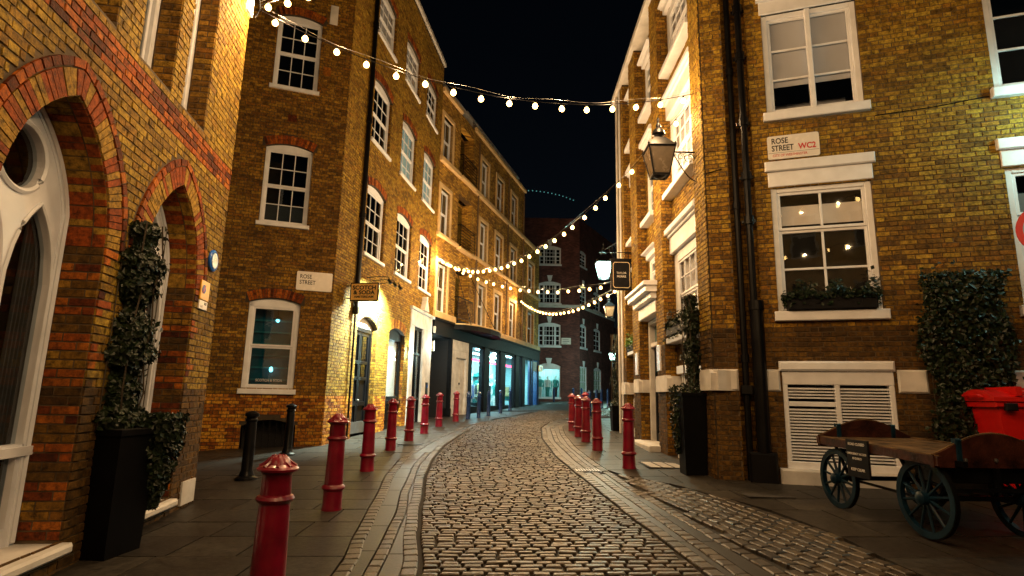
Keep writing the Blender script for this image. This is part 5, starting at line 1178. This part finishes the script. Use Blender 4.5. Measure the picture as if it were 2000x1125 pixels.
for i, (x, y, lb) in enumerate(((-1.62, 23.2, 'nearest navy bollard, just past the red row'), (-1.25, 24.0, 'second navy bollard along the shopfront'), (-.9, 25.3, 'third navy bollard along the shopfront'), (-.42, 27.3, 'fourth navy bollard along the shopfront'), (.03, 29.9, 'fifth navy bollard along the shopfront'),
    (1.2, 41.2, 'blue bollard at the far end of the shopfront'), (3.35, 44.6, 'blue bollard before the far shop window'), (3.42, 25.2, 'navy bollard directly behind the right red cluster'), (4.35, 29.5, 'second navy bollard behind the red cluster'), (5.15, 32.9, 'third navy bollard, wide one behind the red cluster'), (5.75, 34.4, 'navy bollard nearest the right-hand planter'), (4.7, 43.5, 'blue bollard left of the pale far window'), (5.35, 43.8, 'blue bollard in front of the pale far window'))):
    bollard(('blue_bollard', 'blue'), x, y, lb, BLUEP, 'navy blue bollards at the far crossing')
bollard(('black_bollard', 'black'), -4.02, 9.26, 'nearer black bollard before the left corner building', BLACK, 'black bollards on the left pavement'); bollard(('black_bollard', 'black'), -4.51, 12.19, 'farther black bollard before the basement vent', BLACK, 'black bollards on the left pavement')

# ================================================================ PLANTS
def leaves(mb, n, f, size=(.018, .036), up_=.3):
    for _ in range(n):
        p, nrm = f(); nrm = (Vector(nrm) + Vector((random.gauss(0, .5), random.gauss(0, .5), random.gauss(0, .5)))).normalized(); s = random.uniform(*size)
        t = nrm.cross(Vector((random.gauss(0, 1), random.gauss(0, 1), random.gauss(-.6, .6)))).normalized(); b = nrm.cross(t); p = Vector(p)
        v = [p - t * s, p - t * s * .1 + b * s * .75 + nrm * s * .18, p + t * s * .55 + b * s * .35 + nrm * .1 * s, p + t * s * 1.1, p + t * s * .55 - b * s * .35 + nrm * .1 * s, p - t * s * .1 - b * s * .75 + nrm * s * .18]
        mb.add(v, [(0, 1, 2, 3), (0, 3, 4, 5)])
def planter(name, x, y, w_, d_, h_, rz, label, fol, cat='planter', wb=None):
    z = G(x, y) - .005; r = empty(name, label, cat, (x, y, z), rz); t = .85
    b = MB(); b.add([(-w_ / 2 * t, -d_ / 2 * t, 0), (w_ / 2 * t, -d_ / 2 * t, 0), (w_ / 2 * t, d_ / 2 * t, 0), (-w_ / 2 * t, d_ / 2 * t, 0), (-w_ / 2, -d_ / 2, h_), (w_ / 2, -d_ / 2, h_), (w_ / 2, d_ / 2, h_), (-w_ / 2, d_ / 2, h_)], [(3, 2, 1, 0), (0, 1, 5, 4), (1, 2, 6, 5), (2, 3, 7, 6), (3, 0, 4, 7)])
    b.box(-w_ / 2 - .015, w_ / 2 + .015, -d_ / 2 - .015, d_ / 2 + .015, h_ - .05, h_); b.build('pot', POT, r)
    b = MB(); b.box(-w_ / 2 + .02, w_ / 2 - .02, -d_ / 2 + .02, d_ / 2 - .02, h_ - .02, h_ + .004); b.build('soil', JOINT, r)
    fol(r, h_); return r
def ivy_col(w_, d_, top, n, spill, ox=0, oy=0, lean=0, m=None):
    def fol(r, h_):
        st = MB()
        for k in range(9):
            x = ox + random.uniform(-w_ / 3, w_ / 3); y = oy + random.uniform(-d_ / 3, d_ / 3); st.tube([(x * .5, y * .5, h_ - .05)] + [(x + random.uniform(-.05, .05), y + lean * (i / 6), h_ + (top - h_) * i / 6) for i in range(1, 7)], .009, 4)
        for x in (-.4, 0, .4): st.tube([(ox + x * w_, oy - d_ * .1, h_), (ox + x * w_, oy + lean - d_ * .1, top + .03)], .006, 4)
        st.build('stem', STEM, r)
        def f():
            z = random.random(); a = random.uniform(0, 6.283); e = random.random() ** .4; wv = (.75 + .25 * math.sin(z * 17 + 1.3) + .15 * math.sin(z * 41)) * (1 - .15 * z) + (random.random() < .06) * .25
            return (ox + math.cos(a) * e * w_ / 2 * wv, oy + math.sin(a) * e * d_ / 2 * wv + lean * z, h_ + (top - h_) * z), (math.cos(a), math.sin(a), .3)
        b = MB(); leaves(b, n, f); b.build('foliage', m or LEAF, r, kind='stuff')
        if spill:
            sx, sy, sw, sl, nn = spill
            def g():
                z = random.random(); a = random.uniform(0, 6.283); e = random.random() ** .5; rr = sw / 2 * math.sqrt(max(.05, 1 - (z - .2) ** 2)) * (1 - .5 * z * z)
                return (sx + math.cos(a) * e * rr, sy + math.sin(a) * e * rr, h_ + .12 - sl * z), (math.cos(a), math.sin(a), .1)
            b = MB(); leaves(b, nn, g); b.build('trailing_foliage', m or LEAF, r, kind='stuff')
    return fol
planter('ivy_planter', -3.52, 5.4, .46, .42, 1.08, R(82), 'tall black planter with trellised ivy between the pointed arches', ivy_col(.62, .42, 3.0, 9500, (.3, -.12, .5, .85, 4200), oy=.06))
planter('ivy_planter', 3.0, 9.72, .4, .4, 1.3, R(0), 'tall black planter with ivy at the corner of the right building', ivy_col(.42, .34, 2.95, 2800, (-.2, .1, .3, 1.1, 600), ox=.08, oy=.1))
planter('ivy_planter', 3.3, 17.9, .45, .45, .75, 0, 'farther dark planter with a climber near the far end of the right wall', ivy_col(.5, .45, 2.9, 1700, (0, 0, .6, .5, 500)))
# climber on the right wall beside the window, in its own low pot
cl = empty('wall_climber', 'dark glossy climber on the right wall between window and red bin', 'climbing plant'); cl.matrix_world = S.M @ Matrix.Translation((2.45, -.15, 0))
st = MB()
for k in range(12): x = random.uniform(-.45, .45); st.tube([(x * .4, 0, .6)] + [(x + random.uniform(-.06, .06), random.uniform(-.05, .05), .6 + .45 * i) for i in range(1, 7)], .01, 4)
for k in range(6): st.tube([(-.45 + k * .18, .04, .9), (-.45 + k * .18, .04, 3.42)], .005, 4)
st.build('stem', STEM, cl)
def fcl():
    z = random.random(); x = random.uniform(-1, 1); wv = .5 + .07 * math.sin(z * 13) + (random.random() < .08) * random.uniform(0, .12)
    return (x * wv + .03 * math.sin(z * 7), random.uniform(-.17, .05) * (1 - .4 * x * x), .75 + 2.6 * z + (random.random() < .03) * .15), (0, -1, .3)
b = MB(); leaves(b, 5600, fcl, (.024, .044)); b.build('foliage', LEAF, cl, kind='stuff')
b = MB(); b.bevbox(-.5, .45, -.2, .1, .3, .85, .02); b.build('pot', BLACK, cl)
def window_box(frame, u, y, z, w_, label, m, n, hang=.1):
    r = empty('window_box', label, 'window box'); r.matrix_world = frame.M @ Matrix.Translation((u, y, z)); b = MB(); b.bevbox(-w_ / 2, w_ / 2, -.1, .1, 0, .2, .01); b.build('trough', BLACKM, r)
    def f():
        x = random.uniform(-1, 1); zz = abs(random.gauss(0, .09)) * (1 + .5 * math.sin(x * 9))
        return (x * (w_ / 2 + .06), random.uniform(-.14, .1), .16 + zz - (random.random() < .15) * hang), (0, -.6, .8)
    b = MB(); leaves(b, n, f, (.02, .045)); b.build('foliage', m, r, kind='stuff'); return r
window_box(S, .82, -.06, 2.88, 1.2, 'black window box with green plants under the right-hand sash window', LEAF, 1300)
window_box(S2, U(1.7), .1, 2.78, 1.9, 'overgrown window box on the right building street side above the louvres', LEAF, 1700, .25)
window_box(S2, U(6.5), .1, 2.78, .9, 'window box with bright green fern near the far end of the right building', LEAFL, 900)

# ================================================================ CART, BIN, SIGNS, PAVEMENT IRONWORK
ct = empty('market_barrow', 'old dark red four-wheeled wooden market barrow standing before the white louvres', 'cart', (4.46, 6.45, G(4.46, 6.45)), R(4))
ct.rotation_euler.x = R(1.8)
Y0, Y1, XW = -.84, .9, .56; ZD = .8
dk = MB(); me_ = None; nb = 7
for k in range(nb):
    x0 = -XW + 2 * XW * k / nb; b = MB(); b.box(x0 + .003, x0 + 2 * XW / nb - .003, Y0, Y1, ZD - .025, ZD + random.uniform(0, .002)); b.build('deck_plank', WOODL, ct)
for s_ in (-1, 1):
    b = MB(); x = s_ * (XW + .02); b.bar((x, Y0 - .08, ZD - .04), (x, Y1 + .05, ZD - .04), .045, .085); b.build('side_rail', WOODD, ct)
    b = MB(); b.bar((x, Y0 - .05, ZD + .008), (x, Y1 + .02, ZD + .008), .04, .014); b.build('rail_edge', WOODL, ct)
for yy, nm in ((Y0 - .02, 0), (Y1, 1)):
    n = 16; pts = [(-XW - .05, ZD - .1), (XW + .05, ZD - .1)] + [(XW + .05 - (2 * XW + .1) * i / n, ZD + .01 + .2 * math.sin(math.pi * i / n) ** 1.2) for i in range(n + 1)]
    b = MB(); b.prism(pts, yy - .02, yy + .02); o = b.build('arched_end_board', WOODD, ct)
    b = MB(); b.tube([(x, yy, z + .004) for x, z in pts[2:]], .008, 5); b.build('worn_edge', WOODL, o)
    for x in (-.35, .35): b = MB(); b.bevbox(x - .03, x + .03, yy - .03, yy + .03, ZD - .1, ZD + .16); b.build('cleat', WBLUE, o)
def spoked(r, nsp, w_=.05):
    parts = []
    rim = MB(); n = 36
    vs = []
    for k in range(n):
        a = 2 * math.pi * k / n
        for rr, xx in ((r, -w_ / 2), (r, w_ / 2), (r - .055, w_ / 2), (r - .055, -w_ / 2)): vs.append((xx, rr * math.cos(a), rr * math.sin(a)))
    rim.add(vs, [(k * 4 + j, k * 4 + (j + 1) % 4, ((k + 1) % n) * 4 + (j + 1) % 4, ((k + 1) % n) * 4 + j) for k in range(n) for j in range(4)])
    tyre = MB(); vs = []
    for k in range(n):
        a = 2 * math.pi * k / n
        for rr, xx in ((r + .008, -w_ / 2 + .004), (r + .008, w_ / 2 - .004), (r - .002, w_ / 2 - .004), (r - .002, -w_ / 2 + .004)): vs.append((xx, rr * math.cos(a), rr * math.sin(a)))
    tyre.add(vs, [(k * 4 + j, k * 4 + (j + 1) % 4, ((k + 1) % n) * 4 + (j + 1) % 4, ((k + 1) % n) * 4 + j) for k in range(n) for j in range(4)])
    hub = MB(); hub.tube([(-.09, 0, 0), (-.07, 0, 0), (.07, 0, 0), (.1, 0, 0)], [.03, .06, .06, .03], 14)
    sp = MB(); sp.tube([(0, 0, .05), (0, 0, .12), (0, 0, r - .05)], [.02, .016, .012], 6)
    return rim.mesh('rim', WBLUE), tyre.mesh('tyre', IRON), hub.mesh('hub', WBLUE, True), sp.mesh('spoke', WBLUE, True)
wheels = {.36: spoked(.36, 12), .33: spoked(.33, 12)}
for x, yy, r_ in ((-.5, -.62, .36), (.5, -.62, .36), (-.53, .66, .33), (.53, .66, .33)):
    wh = bpy.data.objects.new('wheel', wheels[r_][0]); col.objects.link(wh); wh.parent = ct; wh.location = (x, yy, r_ + .018); wh.rotation_euler.x = random.random()
    inst('tyre', wheels[r_][1], wh, (0, 0, 0)); inst('hub', wheels[r_][2], wh, (0, 0, 0))
    for k in range(12): inst('spoke', wheels[r_][3], wh, (0, 0, 0), (2 * math.pi * k / 12, 0, 0))
for yy, r_ in ((-.62, .38), (.66, .35)):
    b = MB(); b.bar((-.55, yy, r_), (.55, yy, r_), .045); b.build('axle', IRON, ct)
    for x in (-.38, .38):
        b = MB(); b.bar((x, yy, r_ - .03), (x - .0, yy - .3, ZD - .05), .03); b.bar((x, yy, r_ - .03), (x, yy + .3, ZD - .05), .03); b.bar((x, yy - .35, ZD - .06), (x, yy + .35, ZD - .06), .05); b.build('undercarriage_strut', IRON, ct)
    b = MB(); b.tube([(-.5 + i * .1, yy, ZD - .12 - .05 * math.sin(math.pi * i / 10)) for i in range(11)], .02, 6); b.build('leaf_spring', IRON, ct)
b = MB(); b.bar((-.38, -.6, .34), (-.38, .62, .34), .025); b.bar((.38, -.6, .34), (.38, .62, .34), .025); b.bevbox(-.5, .5, Y0 + .02, Y0 + .3, ZD - .25, ZD - .09, .01); b.build('chassis_bar', IRON, ct)
b = MB(); b.bar((-.5, Y0 - .04, .5), (.55, Y0 - .04, .5), .03); b.bar((0, Y0 - .04, .5), (0, Y0 - .04, ZD - .1), .04); b.build('draw_bar', IRON, ct)
for x in (-.3, 0, .3): b = MB(); b.lathe([(.02, 0), (.018, .012), (.004, .016)], 8, (0, 0, 0)); q = b.build('bolt', STEEL, ct, loc=(x, Y0 - .042, ZD - .03)); q.rotation_euler.x = R(90)
nt_ = empty('notice_board', 'black notice board with white lettering hung on the side of the barrow', 'sign'); nt_.matrix_world = Matrix.Translation((4.46, 6.45, G(4.46, 6.45))) @ Matrix.Rotation(R(4), 4, 'Z') @ Matrix.Translation((-XW - .055, .33, .44)) @ Matrix.Rotation(R(-90), 4, 'Z')
b = MB(); b.bevbox(0, .36, -.012, .012, 0, .4, .003); b.build('board', BLACKM, nt_)
for s_, z, q in (('ROAD CLOSED', .34, .04), ('EMERGENCY ACCESS', .24, .033), ('REQUIRED', .19, .033), ('KEEP CLEAR', .07, .042)): text(s_, q, TXTW, nt_, (.18, -.0135, z), align='CENTER')
# wheelie bin
bn = empty('wheeled_bin', 'bright red wheeled refuse bin with ribbed lid at the right edge', 'bin', (6.68, 7.42, G(6.5, 7.4)), R(-16))
b = MB(); b.add([(-.5, -.3, .2), (.5, -.3, .2), (.5, .3, .2), (-.5, .3, .2), (-.6, -.4, 1.22), (.6, -.4, 1.22), (.6, .4, 1.22), (-.6, .4, 1.22)], [(3, 2, 1, 0), (0, 1, 5, 4), (1, 2, 6, 5), (2, 3, 7, 6), (3, 0, 4, 7)]); b.bevbox(-.64, .64, -.44, .44, 1.16, 1.22, .01); b.build('body', BINRED, bn)
lb_ = MB(); n = 8; P2 = [(-.46, 1.23), (.46, 1.23)] + [(.46 - .92 * i / n, 1.25 + .13 * math.sin(math.pi * (.12 + .8 * i / n))) for i in range(n + 1)]
lb_.add([(-.66, y, z) for y, z in P2] + [(.66, y, z) for y, z in P2], [tuple(range(len(P2))), tuple(range(2 * len(P2) - 1, len(P2) - 1, -1))] + [(i, i + len(P2), (i + 1) % len(P2) + len(P2), (i + 1) % len(P2)) for i in range(len(P2))])
for x in (-.4, 0, .4): lb_.box(x - .03, x + .03, -.47, .3, 1.3, 1.41)
lb_.build('lid', BINRED, bn)
for x in (-.5, -.15, .4): b = MB(); b.bevbox(x - .06, x + .06, -.5, -.43, 1.12, 1.21, .01); b.build('lid_handle', BLACKM, bn)
b = MB(); b.tube([(-.66, -.2, 1.28), (-.72, -.2, 1.3), (-.72, .2, 1.3), (-.66, .2, 1.28)], .015, 6); b.build('trunnion', BINRED, bn)
for x, yy in ((-.42, -.25), (.42, -.25), (-.42, .25), (.42, .25)): b = MB(); b.tube([(x - .025, yy, .1), (x + .025, yy, .1)], .095, 16); b.bar((x, yy, .1), (x, yy, .22), .04); b.build('castor', BLACKM, bn, smooth=True)
# round traffic sign at the right edge
rs = empty('round_traffic_sign', 'round blue traffic sign with a red ring at the right edge', 'sign', (5.78, 5.95, 3.39), R(-30))
b = MB(); b.lathe([(.3, -.008), (.3, .008)], 36); q = b.build('sign_disc', TXTR, rs); q.rotation_euler.x = R(90)
b = MB(); b.lathe([(.24, .0085), (.24, .0105)], 36); q = b.build('sign_face', mat('sky_blue_face', (.2, .45, .8), .35, var=.1), rs); q.rotation_euler.x = R(90)
b = MB(); b.tube([(0, .04, -3.1), (0, .04, .35)], .035, 10); b.build('post', STEEL, rs, smooth=True)
# drain, covers and tactile strips
dr_ = MB(); cx_, cy_ = 1.3, 10.05
dr_.add([(cx_ + a, cy_ + b, G(cx_ + a, cy_ + b) + .014) for a, b in ((-.2, -.2), (.25, -.2), (.25, .2), (-.2, .2))], [(0, 1, 2, 3)]); gr_ = dr_.build('gully_frame', IRON, kind='structure')
for k in range(9): b = MB(); x = cx_ - .17 + k * .045; b.add([(x, cy_ - .17, G(x, cy_) + .012), (x + .022, cy_ - .17, G(x, cy_) + .012), (x + .022, cy_ + .17, G(x, cy_) + .026), (x, cy_ + .17, G(x, cy_) + .026), (x, cy_ - .17, G(x, cy_) + .026), (x + .022, cy_ - .17, G(x, cy_) + .026)], [(4, 5, 2, 3), (0, 1, 5, 4)]); b.build('grate_bar', STEEL, gr_)
for x, y, w_, d_, m_, nm in ((-2.35, 14.2, .3, .22, IRON, 'round'), (2.75, 10.7, .0, 0, STEEL, '')):
    if nm:
        b = MB(); b.lathe([(w_, 0), (w_, .012), (w_ - .03, .014)], 24); b.build('manhole_cover', m_, loc=(x, y, G(x, y) + .006), label='round dark iron cover in the left pavement beside the kerb', cat='manhole cover')
    else:
        gt = empty('pavement_grating', 'pale slotted light grating set in the right pavement by the wall', 'grating', (x, y, G(x, y) + .01))
        b = MB(); b.box(-.35, .35, -.42, .42, 0, .004); b.build('grating_frame', BLACKM, gt)
        for k in range(3):
            for j in range(9): b = MB(); b.bevbox(-.3 + k * .21, -.13 + k * .21, 0, .05, 0, .008, .002); b.build('bar', OFFW, gt, loc=(0, -.4 + j * .09, .003))
for x, y in ((3.9, 7.9),):
    b = MB(); b.box(-.3, .3, -.14, .14, 0, .006); b.build('access_cover', ASPH, loc=(3.4, 7.9, G(3.4, 7.9) + .012), label='rectangular cover plate in the pavement before the black downpipes', cat='manhole cover')

# building behind the viewpoint (seen only in the window panes)
V = Wall(7.5, -9, 270, 'brick_building', 'brick building behind the viewpoint, reflected in the window panes'); vo = []
for z in (1.0, 4.6, 7.9):
    for k in range(6): vo.append(Op(1 + k * 2.4, 2.1 + k * 2.4, z, z + 1.9))
panel(0, 16, -.5, 11, vo, 0, .2).build('wall', CREAM, V.root)
for o in vo:
    b = MB(); b.bevbox(o.u0 - .02, o.u0 + .08, .05, .12, o.z0, o.zmax); b.bevbox(o.u1 - .08, o.u1 + .02, .05, .12, o.z0, o.zmax); b.bevbox(o.u0, o.u1, .05, .12, o.zmax - .08, o.zmax + .02); b.bevbox(o.u0, o.u1, .05, .12, o.z0 + .9, o.z0 + .98); b.bevbox(o.u0 - .05, o.u1 + .05, -.05, .12, o.z0 - .1, o.z0); w_ = b.build('window', WHITE, V.root); b = MB(); b.box(o.u0, o.u1, .13, .14, o.z0, o.zmax); b.build('pane', BLINDG, w_)
b = MB(); b.box(0, 16, .5, .52, -.5, 11); b.build('dark_room', DARK, V.root)
